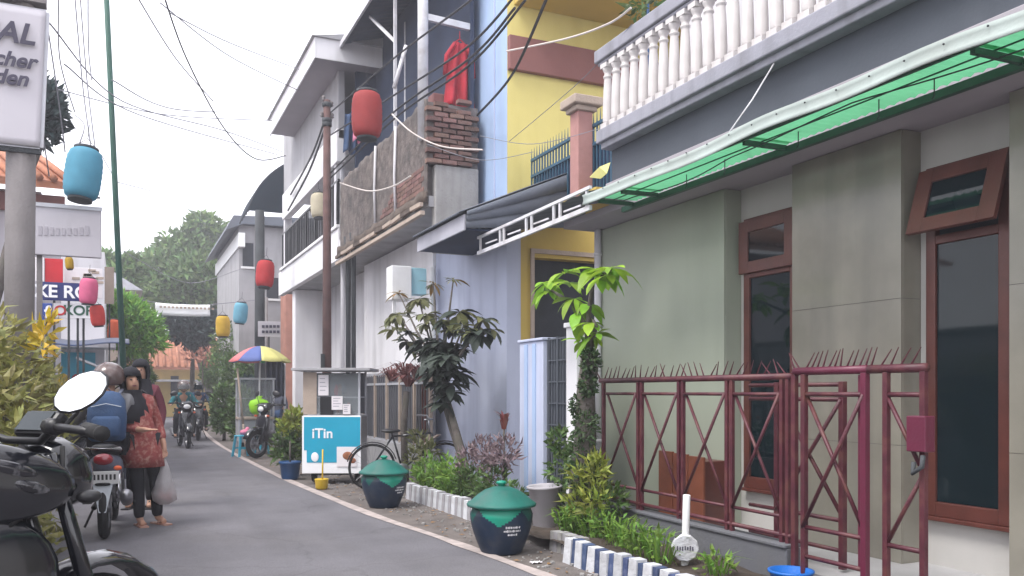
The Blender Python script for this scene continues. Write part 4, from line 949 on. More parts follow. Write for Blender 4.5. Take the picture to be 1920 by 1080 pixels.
# balcony plant high above
def f(mb):
    p = oX(1215, 2, 4.95)
    clump(mb, p, (.2,.22,.16), 120, .16, .05, 0, .2)
    mb.mi = 1; mb.lathe([(.09,4.0),(.13,4.28),(.14,4.3)], (p.x, p.y, 0), 16); mb.tube([(p.x, p.y, 4.28), p], .015, 6)
plant('potted_plant', 'green potted plant standing behind the white balusters', ['shrub', 'pot_blue'], None, f)

# ------------------------------------------------------------------ bins, pail, white post
def chev(a, z):
    d = abs(((a+1.95+math.pi) % (2*math.pi))-math.pi)
    if d < .8: return 1 if z > .24+.13*d/.8 else 0
    t = abs((((d-.8)/.62) % 1)*2-1)
    return 2 if z > .26+.10*t else 0
prof = [(.165,0),(.175,.02)]+[(.175+.085*math.sin(min(1, i/24*1.15)*math.pi/2)-.006*max(0, i-20), .02+.36*i/24) for i in range(1, 25)]
def make_bin():
    t = thing('litter_bin', '', 'bin')
    mb = MB(); mb.lathe(prof, n=120, mf=chev); bd = mb.build('body', ['bin_navy', 'bin_bright', 'bin_dark'], t)
    mb = MB(); mb.lathe([(.245,.375),(.285,.385),(.29,.40),(.28,.412),(.25,.43),(.20,.475),(.14,.515),(.07,.54),(.02,.548)], n=40); ld_ = mb.build('lid', 'bin_green', t)
    mb = MB(); mb.lathe([(.03,.545),(.028,.56),(.045,.57),(.04,.585),(.01,.592)], n=14); mb.build('knob', 'bin_bright', ld_)
    # illegible painted lines of lettering, following the curve of the body
    for k, (z, n, w_) in enumerate(((.235, 9, .5), (.205, 12, .62), (.175, 6, .35))):
        mb = MB()
        for i in range(n):
            a = -1.5-w_/2+w_*i/n; 
            r_ = [p for p in prof if p[1] >= z-.02][0][0]+.006
            b_ = a+w_/n*random.uniform(.45,.85); h = random.uniform(.008,.013)
            mb.add([(r_*math.cos(a), r_*math.sin(a), z-h*.5), (r_*math.cos(b_), r_*math.sin(b_), z-h*.5), ((r_+.004)*math.cos(b_), (r_+.004)*math.sin(b_), z+h), ((r_+.004)*math.cos(a), (r_+.004)*math.sin(a), z+h)], [(0,1,2,3)])
        mb.build('lettering', 'text_white', bd)
    return t
b0 = make_bin(); p = gnd(945, 1040); b0.location = (p.x+.03, p.y+.12, 0); b0.rotation_euler = (0, 0, -.1); b0.scale = (1.02,)*3
b0['label'] = 'green lidded navy litter bin beside the white pail'
p = gnd(722, 953); b1 = dup(b0, (p.x+.03, p.y+.15, 0), .5, 'green lidded navy litter bin beside the bicycle and food cart')
for o in (b0, b1): o['group'] = 'green and navy litter bins on the verge'
p = gnd(1020, 1004); mb = MB(); mb.lathe([(.115,0),(.12,.01),(.155,.43),(.17,.435),(.175,.455),(.165,.46),(.145,.45),(.11,.05)], (0,0,0), 32, Matrix.Rotation(-.05, 3, 'Y'))
pw = mb.build('pail', 'pail_white'); pw.location = (p.x+.08, p.y+.1, 0); tag(pw, 'large dirty white pail behind the near green bin', 'pail')
mb = MB(); P0 = oX(1283, 1040, 3.72)
wp = thing('marker_post', 'short white concrete post on a round lettered base in the planter', 'post', (P0.x, P0.y, .08))
zt = oX(1289, 928, 3.72).z; zb_ = oX(1283, 1003, 3.72).z
mb = MB(); mb.tube([(P0.x, P0.y-.005, .08), (P0.x, P0.y-.03, zt)], .027, 12); mb.build('shaft', 'white_paint', wp, bevel=.003)
cn = Vector((-.5, -.866, 0)); Mq = Vector((0,0,1)).rotation_difference(cn).to_matrix(); cb = Vector((P0.x, P0.y, zb_-.085))+cn*.05
mb = MB(); mb.lathe([(.085,-.03),(.10,-.02),(.10,.012),(.092,.02)], cb, 10, Mq, smooth=False); wb = mb.build('base', 'kerb_white', wp)
mb = MB(); sx_ = Vector((.866, -.5, 0))
for i in range(7): mb.obox(cb+cn*.0215+sx_*(-.055+i*.018)+Vector((0,0,random.uniform(-.004,.004))), (.009, .004, random.uniform(.018,.034)), rotz(math.radians(-30)))
mb.build('lettering', 'sign_ink', wb)

# ------------------------------------------------------------------ poles and signs
def pole(label, base, top, r0, r1, m, cat='pole', extra=None):
    t = thing('utility_pole', label, cat, base); mb = MB(); mb.tube([base, Vector(base).lerp(Vector(top), .5), top], [r0, (r0+r1)/2, r1], 14); mb.build('shaft', m, t)
    if extra: extra(t)
    return t
P1x, P1y = 3.2, oX(613, 500, 3.2).y; zP1 = oX(613, 188, 3.2).z
def ex(t):
    for dz in (.08, .35, .42):
        q = MB(); q.lathe([(.07,zP1-dz-.04),(.085,zP1-dz-.02),(.085,zP1-dz+.02),(.07,zP1-dz+.04)], (P1x, P1y, 0), 12); q.build('clamp', 'dark_pole', t)
    for dx, dz in ((-.09, .3), (.09, .3), (-.06, .02), (.08, .1)):
        q = MB(); q.lathe([(.02,0),(.035,.02),(.02,.04),(.035,.06),(.02,.09)], (P1x+dx, P1y, zP1-dz), 10); q.build('insulator', 'grey_pole', t)
    q = MB(); q.lathe([(.13,0),(.13,1.5),(.11,1.55)], (P1x, P1y, 0), 14); q.build('sleeve', 'dark_pole', t)
    q = MB(); q.box(P1x-.12, P1x-.06, P1y-.1, P1y-.06, 1.75, 2.0); q.build('bracket', 'dark_pole', t)
pole('rusty utility pole with insulators rising behind the food cart', (P1x, P1y, 0), (P1x, P1y, zP1), .085, .06, 'rust_pole', extra=ex)
P2 = oX(487, 600, 3.0); 
pole('dark pole carrying a red lantern beyond the white house', (P2.x, P2.y, 0), (P2.x, P2.y, oX(487, 395, 3.0).z), .13, .11, 'dark_pole')
# green leaning pole on the left
A = oD(224, 530, 13); B = oD(199, -20, 11.5); A0 = A+(A-B)*((A.z)/(B.z-A.z))
tag(pole('thin dark green leaning pole above the lane', (A0.x, A0.y, 0), tuple(B), .05, .035, 'green_pole'), 'thin dark green leaning pole above the lane', 'pole')
# big sign on a grey post
SY = 7.0
px_ = oY(37, 400, SY+.12).x
S1 = thing('signboard', 'white fabric signboard with dark lettering on a thick grey post', 'sign', (px_, SY, 0))
mb = MB(); mb.tube([(px_-.02, SY+.12, 0), (px_+.02, SY+.12, 4.4)], [.10,.095], 18); mb.build('post', 'grey_pole', S1)
xr = oY(86, 140, SY).x; xl = xr-1.5; z0, z1 = oY(40, 272, SY).z, oY(40, 14, SY).z
mb = MB(); mb.grid(lambda u, v: Vector((xl+(xr-xl)*u-.04*(1-v)*u, SY+.006*math.sin(u*19+v*5)*math.sin(v*3.1), z0+(z1-z0)*v)), 40, 20); bd = mb.build('board', 'sign_white', S1, solid=.012)
for a, b_ in (((xl, SY+.03, z0), (xr-.04, SY+.03, z0)), ((xl, SY+.03, z1), (xr, SY+.03, z1)), ((xr-.035, SY+.03, z0), (xr+.005, SY+.03, z1)), ((xl, SY+.03, z0-.03), (xr-.03, SY+.03, z0-.03))):
    q = MB(); q.bar(a, b_, .035); q.build('frame_bar', 'dark_pole' if a[2] < z0 else 'galv', S1)
q = MB(); q.box(xl, xr, SY-.02, SY+.1, z1+.05, z1+.3); q.build('lamp_bar', 'grey_pole', S1)
Rx = Matrix.Rotation(math.pi/2, 4, 'X')
def sgn(body, px, py, size, m='sign_ink', Y=SY-.03, al='RIGHT', sh=0, par=bd, bold=.004, ext=.003):
    p = oY(px, py, Y); return text_mesh('lettering', body, size, m, Matrix.Translation(p) @ Rx, par, ext, al, sh, bold)
sgn('IAL', 64, 68, .205, sh=.25, bold=.005); sgn('cher', 66, 118, .145, sh=.3); sgn('den', 52, 150, .145, sh=.3)
# second board
S2 = thing('signboard', 'plain grey white signboard with faded lettering below the blue lantern', 'sign', (-.8, 10, 0))
Y2 = 10.; a, b_ = oY(56, 380, Y2), oY(190, 484, Y2)
q = MB(); q.box(a.x, b_.x, Y2, Y2+.06, b_.z, a.z); bd2 = q.build('board', 'sign_white', S2, bevel=.008)
q = MB(); q.box(a.x-.01, b_.x+.01, Y2-.012, Y2-.001, a.z-.03, a.z+.01); q.build('frame_bar', 'galv', bd2)
for i in range(9):
    p = oY(76+i*11, 432, Y2-.004); q = MB(); q.box(p.x-.02, p.x+.012, Y2-.006, Y2-.001, p.z-.05, p.z+random.uniform(.01,.05)); q.build('faded_mark', 'sign_faint', bd2)
for x in (a.x-.1, a.x+.08): q = MB(); q.bar((x, Y2+.09, 0), (x, Y2+.09, a.z), .05); q.build('post', 'grey_pole', S2)
# copy shop signs
Y3 = 13.5
def panel(nm, label, x0, y0, x1, y1, m, Y, cat='sign', feet=True):
    a, b_ = oY(x0, y0, Y), oY(x1, y1, Y); t = thing(nm, label, cat, (a.x, Y, 0))
    q = MB(); q.box(a.x, b_.x, Y, Y+.03, b_.z, a.z); p = q.build('board', m, t, bevel=.004)
    q = MB(); q.bar(((a.x+b_.x)/2, Y+.06, 0), ((a.x+b_.x)/2, Y+.06, a.z-.02), .03); q.build('post', 'dark_pole', t); return p
q = panel('shop_sign', 'navy shop sign with white capital letters XE RO', 80, 528, 176, 566, 'text_navy', Y3)
sgn('XE RO', 117, 548, .24, 'text_white', Y3-.006, 'CENTER', 0, q, .006)
q = panel('shop_sign', 'white shop sign with red and dark green letters O KOPI', 100, 568, 190, 598, 'text_white', Y3+.05)
sgn('O', 113, 583, .19, 'red', Y3+.044, 'CENTER', 0, q); sgn('KOPI', 150, 583, .19, 'text_green', Y3+.044, 'CENTER', 0, q)
q = panel('shop_sign', 'small blue square sign with a white letter f', 74, 568, 98, 602, 'logo_blue', Y3-.1)
sgn('f', 88, 586, .24, 'text_white', Y3-.106, 'CENTER', 0, q, .006)
panel('banner', 'plain white banner strip beside the red banner', 66, 482, 83, 528, 'paper', Y3+.1, 'banner')
panel('banner', 'red banner hanging above the navy shop sign', 84, 484, 118, 540, 'red', Y3+.12, 'banner')
q = panel('shop_sign', 'pale price board with brown marks behind the pink lantern', 120, 500, 192, 560, 'paper', Y3+.3)
for i in range(14):
    p = oY(128+random.random()*55, 508+random.random()*28, Y3+.29); b2 = MB(); b2.box(p.x, p.x+.1, Y3+.288, Y3+.297, p.z, p.z+.035); b2.build('faded_mark', 'tan_trim', q)
panel('shop_sign', 'narrow peach coloured sign panel down the lane', 196, 500, 214, 570, 'tan_trim', 18.)
q = panel('shop_sign', 'small pale lettered sign near the rainbow umbrella', 484, 602, 526, 632, 'sign_white', 19.5)
for k in range(2):
    for i in range(5): p = oY(491+i*7, 612+k*10, 19.49); b2 = MB(); b2.box(p.x, p.x+.06, 19.485, 19.497, p.z-.03, p.z+.03); b2.build('faded_mark', 'sign_ink', q)
# white banner across the lane
Y4 = 28.; a, b_ = oY(291, 567, Y4), oY(394, 593, Y4)
BN = thing('lane_banner', 'white banner hung across the far end of the lane', 'banner', (a.x, Y4, 0))
q = MB(); q.grid(lambda u, v: Vector((a.x+(b_.x-a.x)*u, Y4+.03*math.sin(u*9), b_.z+(a.z-b_.z)*v-.03*math.sin(u*3.14))), 20, 4); o = q.build('cloth', 'text_white', BN, solid=.01)
for i in range(14): x = a.x+.12+i*.115; q = MB(); q.box(x, x+.07, Y4-.05, Y4-.04, b_.z+.2, b_.z+.26); q.build('faded_mark', 'tan_trim', o)
for x, s_ in ((a.x, -1), (b_.x, 1)):
    q = MB(); q.tube([(x, Y4, a.z), (x+s_*1.7, Y4, a.z+.25)], .012, 5); q.build('rope', 'wire_grey', BN)
    q = MB(); q.tube([(x+s_*1.7, Y4, 0), (x+s_*1.7, Y4, a.z+.3)], .05, 8); q.build('post', 'grey_pole', BN)
# sloping tin awning by the shop
q = MB(); q.bar(oY(145, 672, 14.5), oY(190, 690, 14.5), .9, .03); tag(q.build('tin_sheet', 'galv'), 'tilted tin sheet awning among the left shop fronts', 'awning')

# ------------------------------------------------------------------ lanterns and cables
def make_lantern(m):
    t = thing('lantern', '', 'lantern'); pr = []; n = 18
    for i in range(n+1):
        z = -.5+i/n; e = (1-abs(z*2)**3.2)**.5 if abs(z) < .5 else 0
        pr.append((.20+.12*e+.011*(i % 2), z))
    q = MB(); q.lathe([(r*.95, z*.92) for r, z in pr], n=20); b_ = q.build('paper_body', m, t)
    q = MB(); q.lathe([(.205,.455),(.21,.46),(.21,.50),(.19,.505)], n=20); q.build('top_cap', 'dark_pole', t)
    q = MB(); q.lathe([(.19,-.505),(.205,-.50),(.205,-.455),(.2,-.45)], n=20); q.build('bottom_cap', 'dark_pole', t)
    q = MB(); q.tube([(.18,0,.5),(0,0,.68),(-.18,0,.5)], .008, 5); q.tube([(0,0,.68),(0,0,.95)], .006, 5); q.build('hanger', 'wire', t)
    return t
for col, px, py, hpx, d, lab in (('blue', 156, 327, 104, 8.6, 'blue paper lantern hanging alone above the plain signboard'), ('pink', 166, 546, 52, 11.3, 'pink paper lantern in front of the copy shop signs'), ('coral', 183, 592, 42, 11.5, 'coral red paper lantern below the pink lantern'),
      ('orange', 216, 619, 42, 19.0, 'orange paper lantern beside the bright green tree'), ('amber', 130, 494, 24, 11.2, 'dull amber lantern beside the red banner'), ('red', 497, 514, 54, 17.0, 'bright red paper lantern on the dark pole'), ('sky', 451, 587, 42, 20.0, 'pale sky blue lantern beside the yellow lantern'),
      ('yellow', 418, 612, 42, 22.0, 'yellow paper lantern over the right side of the lane'), ('cream', 598, 386, 50, 17.2, 'cream paper lantern at the black balcony rail'), ('dullred', 688, 216, 92, 10.6, 'large red paper lantern hanging before the brick house')):
    L_ = make_lantern('lantern_'+col); L_.location = oD(px, py, d); s_ = hpx/F*d/1.0; L_.scale = (s_,)*3; L_['label'] = lab; L_['group'] = 'paper lanterns hung over the lane'; L_.rotation_euler = (random.uniform(-.12,.12), random.uniform(-.12,.12), random.random())
def cable(pts, r, m='wire', label='thin dark overhead cable sagging across the white sky', steps=10):
    P = [oD(x, y, d) for x, y, d in pts]; out = []
    for i in range(len(P)-1):
        p0, p1, p2, p3 = P[max(i-1,0)], P[i], P[i+1], P[min(i+2, len(P)-1)]
        for k in range(steps):
            t = k/steps; out.append(.5*((2*p1)+(-p0+p2)*t+(2*p0-5*p1+4*p2-p3)*t*t+(-p0+3*p1-3*p2+p3)*t**3))
    out.append(P[-1]); mb = MB(); mb.tube(out, r, 5); o = mb.build('overhead_cable', m)
    return tag(o, label, 'cable', 'overhead cables')
KA = 'thin grey overhead cable crossing the white sky'
cable([(300,-30,10),(350,110,12),(420,240,14),(480,298,15.5),(535,292,17)], .011)
for pts in ([(110,168,12),(310,215,15),(510,226,19)], [(255,-10,10),(330,110,12),(400,190,14)], [(90,40,8),(230,190,12),(420,245,15),(530,285,18)], [(320,25,11),(430,80,14),(560,130,17)], [(300,5,11),(430,105,14),(560,170,17)], [(120,120,9),(260,215,13),(520,290,18)], [(215,340,16),(330,375,24),(385,420,30)], [(190,290,16),(215,335,19)], [(210,150,11),(330,205,14),(510,210,18)], [(230,470,24),(350,530,28),(450,505,26)]):
    cable(pts, .009, 'wire_grey', KA)
KB = 'thin vertical service cable beside the leaning green pole'
for pts in ([(110,-10,9),(112,110,9.5),(140,210,10)], [(140,-10,9),(155,160,9.2),(170,272,9)], [(150,-10,9.2),(163,150,9.2),(178,275,9)], [(165,-10,9.2),(166,90,9.3),(172,150,9.2)], [(90,55,8.5),(110,190,9),(122,285,9.5)], [(140,215,10),(158,235,9),(148,272,8.8)], [(80,250,9),(92,330,10)]):
    cable(pts, .0075, 'wire_grey', KB)
KC = '{} of four thick dark power cables on the rusty utility pole'; KN = ['uppermost', 'second', 'third', 'lowest']
for pts in ([(615,215,16.1),(740,108,12.5),(870,10,9.5),(905,-20,9)], [(617,255,16.1),(760,165,12),(880,85,9.6),(975,-20,8)], [(614,330,16.1),(735,213,12),(880,110,9.6),(965,15,8)], [(615,338,16.1),(740,222,12),(880,122,9.6),(985,0,8)]):
    cable(pts, .014, 'wire', KC.format(KN.pop(0)))
for pts in ([(895,216,12),(960,140,10),(1026,-5,8)],): cable(pts, .016, 'wire', 'thick dark cable in front of the yellow wall')
for pts in ([(612,215,16.1),(585,290,18),(545,365,21)], [(611,235,16.1),(580,320,18),(540,395,21)]): cable(pts, .022, 'wire', ('upper' if pts[0][1] == 215 else 'lower')+' heavy dark cable bundle leaving the rusty pole for the white house')
for pts in ([(735,214,11.5),(775,250,11.2),(830,275,11),(905,281,10.5)], [(638,343,15),(690,358,13.5),(735,350,12),(770,330,11)], [(950,96,11),(1060,73,9.5),(1140,45,8.5),(1183,15,8)]): cable(pts, .011, 'wire_pale', {735: 'pale cord sagging in front of the bare bricks', 638: 'pale cord looped along the rough parapet', 950: 'pale cord stretched from the brown band to the balcony'}[pts[0][0]])
for pts in ([(900,255,11),(1000,270,10),(1130,240,9)], [(955,265,11),(1090,150,9),(1185,45,8)], [(800,270,11),(900,300,10.5),(1000,285,10)]): cable(pts, .004, 'wire_grey', 'thin service wire before the yellow wall')
cable([(150,370,9),(187,371,9)], .012, 'wire', 'short bracket rod below the blue lantern')
# ------------------------------------------------------------------ left hedge and far trees
def f(mb):
    for _ in range(210):
        y = random.uniform(5.2, 8.8); x = -.50-.01*(y-5)+random.uniform(-.95, .0); z = random.uniform(.15, 1.8+.12*math.sin(y*3))
        if z > 1.3 and x > -.62: z -= .4
        clump(mb, (x, y, z), (.18,.18,.18), 80, .10, .034, 0, .25)
    for px, py, Y in ((80, 625, 7.2), (72, 650, 7.3), (92, 612, 7.2), (84, 640, 7.0)):
        clump(mb, oY(px, py, Y-.6), (.04,.06,.07), 14, .12, .04, 1, .5)
    mb.mi = 2
    for k in range(9):
        y = 5.8+k*.33; mb.tube([(-1.1, y, 0), (-1.05, y+.1, .7), (-.95, y, 1.5)], [.025,.02,.01], 6)
plant('hedge', 'tall yellow green croton hedge beside the parked motorcycle', ['hedge', 'hedge_yellow', 'bark'], None, f, 'hedge')
def px_crown(lst, Y):
    return [(oY(px, py, Y+dy), (rx*Y/F*1.08, rx*Y/F*1.08, rz_*Y/F*1.08)) for px, py, rx, rz_, dy in lst]
Yt = 46.
tree('tree', 'large dark green tree filling the sky at the end of the lane', 'tree', (4.6, Yt, 0), px_crown([(345,480,45,40,0),(395,450,40,32,1),(300,510,42,32,-1),(370,520,50,35,-2),(420,500,32,42,2),(275,545,30,30,0),(330,545,45,26,-2),(395,555,40,30,0),(380,425,26,20,0),(265,520,24,22,1),(415,545,25,30,1)], Yt), 9000, .42, .2, 'tree_far', .4, trunk_top=oY(340, 560, Yt))
tree('tree', 'small dark blue green tree hanging behind the white banner', 'tree', (2.6, 37, 0), px_crown([(355,620,34,22,0),(380,605,26,20,0),(340,600,26,18,0),(370,640,22,14,0)], 37.), 2600, .3, .15, 'tree_dark', .12, trunk_top=oY(362, 625, 37.))
tree('tree', 'bright lime green feathery tree on the left of the lane', 'tree', (-.9, 26, 0), px_crown([(245,600,30,28,0),(225,575,24,20,0),(270,615,26,22,0),(255,640,26,20,0),(235,630,26,22,1),(285,640,18,16,0)], 26.), 4600, .26, .07, 'tree_lime', .09, trunk_top=oY(245, 620, 26.))
tree('tree', 'dark leafy tree branch showing beside the fabric signboard', 'tree', (-2.3, 14, 0), px_crown([(88,200,14,22,0),(95,228,12,18,0),(60,215,40,45,0),(20,190,60,50,0)], 14.), 1500, .22, .1, 'tree_dark', .1)
tree('tree', 'grey green tree behind the far shop fronts', 'tree', (-3.5, 40, 0), px_crown([(225,520,28,24,0),(200,500,20,20,0),(245,500,18,16,0)], 40.), 1600, .4, .2, 'tree_far', .15)
# green growth along the right side of the lane
for i, (px, py, Y, rx, rz_, m, lab) in enumerate(((470,690,26,24,24,'tree_far','bushy green shrub rising behind the rainbow umbrella'),(440,700,29,26,40,'shrub','dark green bush beside the oncoming motorbikes'),(425,650,31,26,45,'tree_far','leafy green tree below the yellow lantern'),(420,760,25,20,40,'shrub','green roadside bush at the right edge of the lane'),(455,770,22,22,44,'shrub','climbing green plant behind the glass cart'),(400,690,36,22,30,'tree_far','olive green shrub at the bend of the lane'),(250,690,27,28,26,'tree_far','low green bush under the lime tree'),(465,740,24,20,30,'tree_dark','dark bush behind the umbrella pole'))):
    c_ = oY(px, py, Y); r = rx*Y/F
    tree('bush', lab, 'bush', (c_.x, c_.y, 0), [(c_, (r, r, rz_*Y/F)), (c_+Vector((r*.5, -.3, -rz_*Y/F*.6)), (r*.7, r*.7, rz_*Y/F*.5)), (c_+Vector((-r*.4, -.2, -rz_*Y/F*.7)), (r*.7, r*.7, rz_*Y/F*.45))], 1300, .16, .07, m, .05)
mb = MB()
for px, py in ((395, 665), (385, 670), (365, 668)): clump(mb, oY(px, py, 33.), (.45,.4,.25), 45, .2, .1, 0, .4)
mb.mi = 1; c_ = oY(380, 668, 33.); mb.tube([(c_.x, c_.y, 0), c_], .03, 6)
tag(mb.build('flower_bush', ['salmon', 'bark']), 'coral flowering bush at the bend of the lane', 'bush')

# ------------------------------------------------------------------ food cart
cc = gnd(622, 908); ca = math.atan2(12.16-13.23, 3.09-2.53)+.35
CT = thing('food_cart', 'food cart with a cyan banner, glass cabinet and paper notices', 'cart')
W_ = .84; D_ = .6
def cbx(nm, x0, x1, y0, y1, z0, z1, m, par=CT, bev=.006): q = MB(); q.box(x0, x1, y0, y1, z0, z1); return q.build(nm, m, par, bevel=bev)
cbx('base', -W_/2, W_/2, 0, D_, .22, .98, 'alu')
bn = cbx('banner', -W_/2-.01, W_/2+.01, -.02, -.003, .16, 1.0, 'text_white')
cbx('banner_field', -W_/2+.02, W_/2, -.026, -.021, .5, .985, 'cyan', bn, 0)
cbx('banner_field', -W_/2+.06, .1, -.0255, -.0205, .32, .502, 'cyan', bn, 0)
cbx('food_picture', .08, W_/2-.05, -.032, -.027, .26, .55, 'paper', bn, 0)
q = MB(); q.ell((.24, -.034, .42), (.075,.008,.06)); q.ell((.31, -.034, .35), (.05,.008,.04)); q.build('food_print', 'food', bn)
q = MB(); q.ell((-.24, -.028, .40), (.055,.006,.07)); q.build('badge', 'text_white', bn)
text_mesh('lettering', 'iTin', .20, 'text_white', Matrix.Translation((-.13, -.029, .74)) @ Rx, bn, .003, 'CENTER', 0, .004)
for x in (-W_/2+.02, W_/2-.02):
    for y in (.02, D_-.02): q = MB(); q.bar((x, y, .98), (x, y, 1.66), .03); q.build('post', 'galv', CT)
cbx('roof', -W_/2-.14, W_/2+.16, -.14, D_+.14, 1.66, 1.70, 'grey_plaster')
cbx('counter', -W_/2, W_/2, 0, D_, .985, 1.01, 'galv')
cbx('glass', -W_/2+.03, W_/2-.03, .012, .02, 1.02, 1.62, 'showcase_glass', bev=0)
cbx('back_panel', -W_/2+.03, W_/2-.03, D_-.04, D_-.02, 1.02, 1.64, 'low_wall')
cbx('shelf', -W_/2+.03, W_/2-.03, .06, D_-.05, 1.26, 1.28, 'galv')
cbx('side_panel', -W_/2+.0, -W_/2+.2, -.004, .01, 1.02, 1.64, 'tan_trim')
for i, (x, z) in enumerate(((.02, 1.3), (.07, 1.31), (.13, 1.32), (.2, 1.03), (.05, 1.03), (-.1, 1.03))):
    q = MB(); q.lathe([(.03,0),(.035,.02),(.035,.1),(.018,.13),(.018,.16)], (x, .25, z), 12); q.build('bottle', ('red', 'food', 'cloth_slate')[i % 3], CT)
for x, z, w_, h in ((-.12, 1.45, .15, .30), (.08, 1.19, .16, .20), (.22, 1.1, .11, .15)): 
    nt_ = cbx('notice', x-w_/2, x+w_/2, -.012, -.006, z-h/2, z+h/2, 'paper', CT, 0)
    for k in range(4): cbx('print_line', x-w_*.35, x+w_*random.uniform(.1,.35), -.014, -.0125, z+h*.3-k*h*.19, z+h*.3-k*h*.19+.012, 'sign_faint', nt_, 0)
cbx('dark_hatch', -.17, .02, .0, .008, 1.02, 1.28, 'black')
for x in (-W_/2+.1, W_/2-.1):
    q = MB(); q.lathe([(.06,-.02),(.11,-.025),(.125,0),(.11,.025),(.06,.02)], (x, .3, .125), 20, Matrix.Rotation(math.pi/2, 3, 'Y')); q.build('wheel', 'rubber', CT)
cbx('axle', -W_/2+.1, W_/2-.1, .28, .32, .11, .22, 'dark_pole')
cbx('underside', -W_/2+.05, W_/2-.05, .05, D_-.05, .18, .219, 'dark_pole')
CT.location = (cc.x, cc.y, 0); CT.rotation_euler = (0, 0, -.42)
# yellow pot with a stick in front of the cart
p = gnd(603, 917); t = thing('bucket', 'yellow plastic bucket with a stick in front of the cart', 'bucket', (p.x, p.y, 0))
q = MB(); q.lathe([(.07,0),(.085,.02),(.095,.13),(.10,.14),(.085,.145),(.07,.05)], (p.x, p.y, 0), 18); q.build('tub', 'yellow_plastic', t)
q = MB(); q.tube([(p.x+.01, p.y, .03), (p.x+.02, p.y+.02, .55)], .012, 7); q.build('stick', 'yellow_plastic', t)
# blue pot with leafy plant
p = gnd(546, 900); t = thing('potted_plant', 'leafy yellow green plant in a dark blue pot beside the cart', 'plant', (p.x, p.y, 0))
q = MB(); q.lathe([(.11,0),(.13,.03),(.155,.24),(.17,.25),(.17,.28),(.14,.28),(.13,.2)], (p.x, p.y+.1, 0), 20); q.build('pot', 'pot_blue', t)
q = MB(); q.tube([(p.x, p.y+.1, .2), (p.x, p.y+.1, .6)], .015, 6); q.build('stem', 'bark', t)
q = MB()
for px, py, r in ((545,800,.17),(535,825,.16),(555,830,.16),(545,855,.17),(530,850,.13),(552,785,.12)): clump(q, oD(px, py, 13.7), (r,r,r), 120, .14, .055, 0 if py > 815 else 1, .4)
q.build('foliage', ['shrub', 'shrub_lime'], t)
# bicycle leaning behind the near planter
def bicycle():
    t = thing('bicycle', 'old dark bicycle leaning between the cart and the planter', 'bicycle'); R_ = .32
    def wh(y):
        q = MB(); lp = [(R_-.012+.018*math.cos(a*math.pi/4), .018*math.sin(a*math.pi/4)) for a in range(9)]
        q.lathe(lp, (0, y, R_), 32, Matrix.Rotation(math.pi/2, 3, 'Y'), caps=False); w_ = q.build('wheel', 'rubber', t)
        q = MB()
        for k in range(18):
            a = k*2*math.pi/18; q.tube([(.02*(-1)**k, y, R_), (0, y+(R_-.02)*math.cos(a), R_+(R_-.02)*math.sin(a))], .0018, 4)
        q.tube([(-.04, y, R_), (.04, y, R_)], .02, 8); q.build('spokes', 'alu', w_)
    wh(-.5); wh(.52)
    J = dict(bb=(0,-.08,.28), st=(0,-.22,.74), hd=(0,.32,.78), hb=(0,.36,.62), rw=(0,-.5,.32), fw=(0,.52,.32))
    for a, b_ in (('bb','st'),('st','hd'),('bb','hb'),('hd','hb'),('rw','bb'),('rw','st'),('hb','fw')):
        q = MB(); q.tube([J[a], J[b_]], .014, 7); q.build('frame_tube', 'gloss_black', t)
    q = MB(); q.tube([(0,.30,.78),(0,.28,.98)], .012, 7); q.tube([(-.26,.16,1.0),(-.2,.3,1.0),(0,.29,.98),(.2,.3,1.0),(.26,.16,1.0)], .012, 7); q.build('handlebar', 'alu', t)
    q = MB(); q.ell((0,-.25,.82), (.08,.14,.03)); q.tube([(0,-.22,.72),(0,-.24,.82)], .012, 6); q.build('saddle', 'black', t)
    q = MB(); q.lathe([(.08,-.005),(.09,0),(.08,.005)], (.04,-.08,.28), 18, Matrix.Rotation(math.pi/2, 3, 'Y')); q.tube([(.06,-.08,.28),(.06,.06,.2)], .008, 5); q.build('crank', 'alu', t)
    for y, a0, a1 in ((-.5, .3, 2.9), (.52, .6, 2.6)):
        q = MB(); q.tube([(0, y+.345*math.cos(a0+(a1-a0)*i/12), .32+.345*math.sin(a0+(a1-a0)*i/12)) for i in range(13)], .02, 6, flat=.4); q.build('mudguard', 'black', t)
    return t
bk = bicycle(); p = gnd(745, 903); bk.location = (3.62, 11.45, 0); bk.rotation_euler = (0, .1, -math.pi/2-.12)

# ------------------------------------------------------------------ umbrella stall
uc = oD(488, 660, 18.6)
U = thing('umbrella', 'rainbow striped parasol over the glass vending cart', 'umbrella', (uc.x, uc.y, 0))
R_ = .66
q = MB(); q.tube([(uc.x-.05, uc.y, 0), (uc.x, uc.y, uc.z+.13)], .018, 8); q.build('pole', 'white_paint', U)
for k in range(8):
    a0, a1 = k*math.pi/4-.1, (k+1)*math.pi/4-.1
    def P(u, v):
        a = a0+(a1-a0)*u; r = R_*v*(1-.04*math.sin(u*math.pi)*v); return Vector((uc.x+r*math.cos(a), uc.y+r*math.sin(a), uc.z+.13-.34*v**1.9-.02*math.sin(u*math.pi)*v))
    q = MB(); q.grid(P, 6, 6); q.build('panel', ('umb_yellow', 'umb_green', 'umb_red', 'umb_blue', 'umb_red', 'umb_blue', 'umb_yellow', 'umb_yellow')[k], U, solid=.004)
q = MB(); q.tube([oD(445, 690, 18.4), oD(456, 795, 18.4)], .022, 7); A = oD(456, 795, 18.4); B = oD(445, 690, 18.4)
pz = A+(A-B)*(A.z/(B.z-A.z)); q.tube([A, pz], .022, 7)
tag(q.build('bamboo_pole', 'tan_trim'), 'thin pale bamboo pole slanting beside the glass cart', 'pole')
vc = oD(478, 735, 18.9)
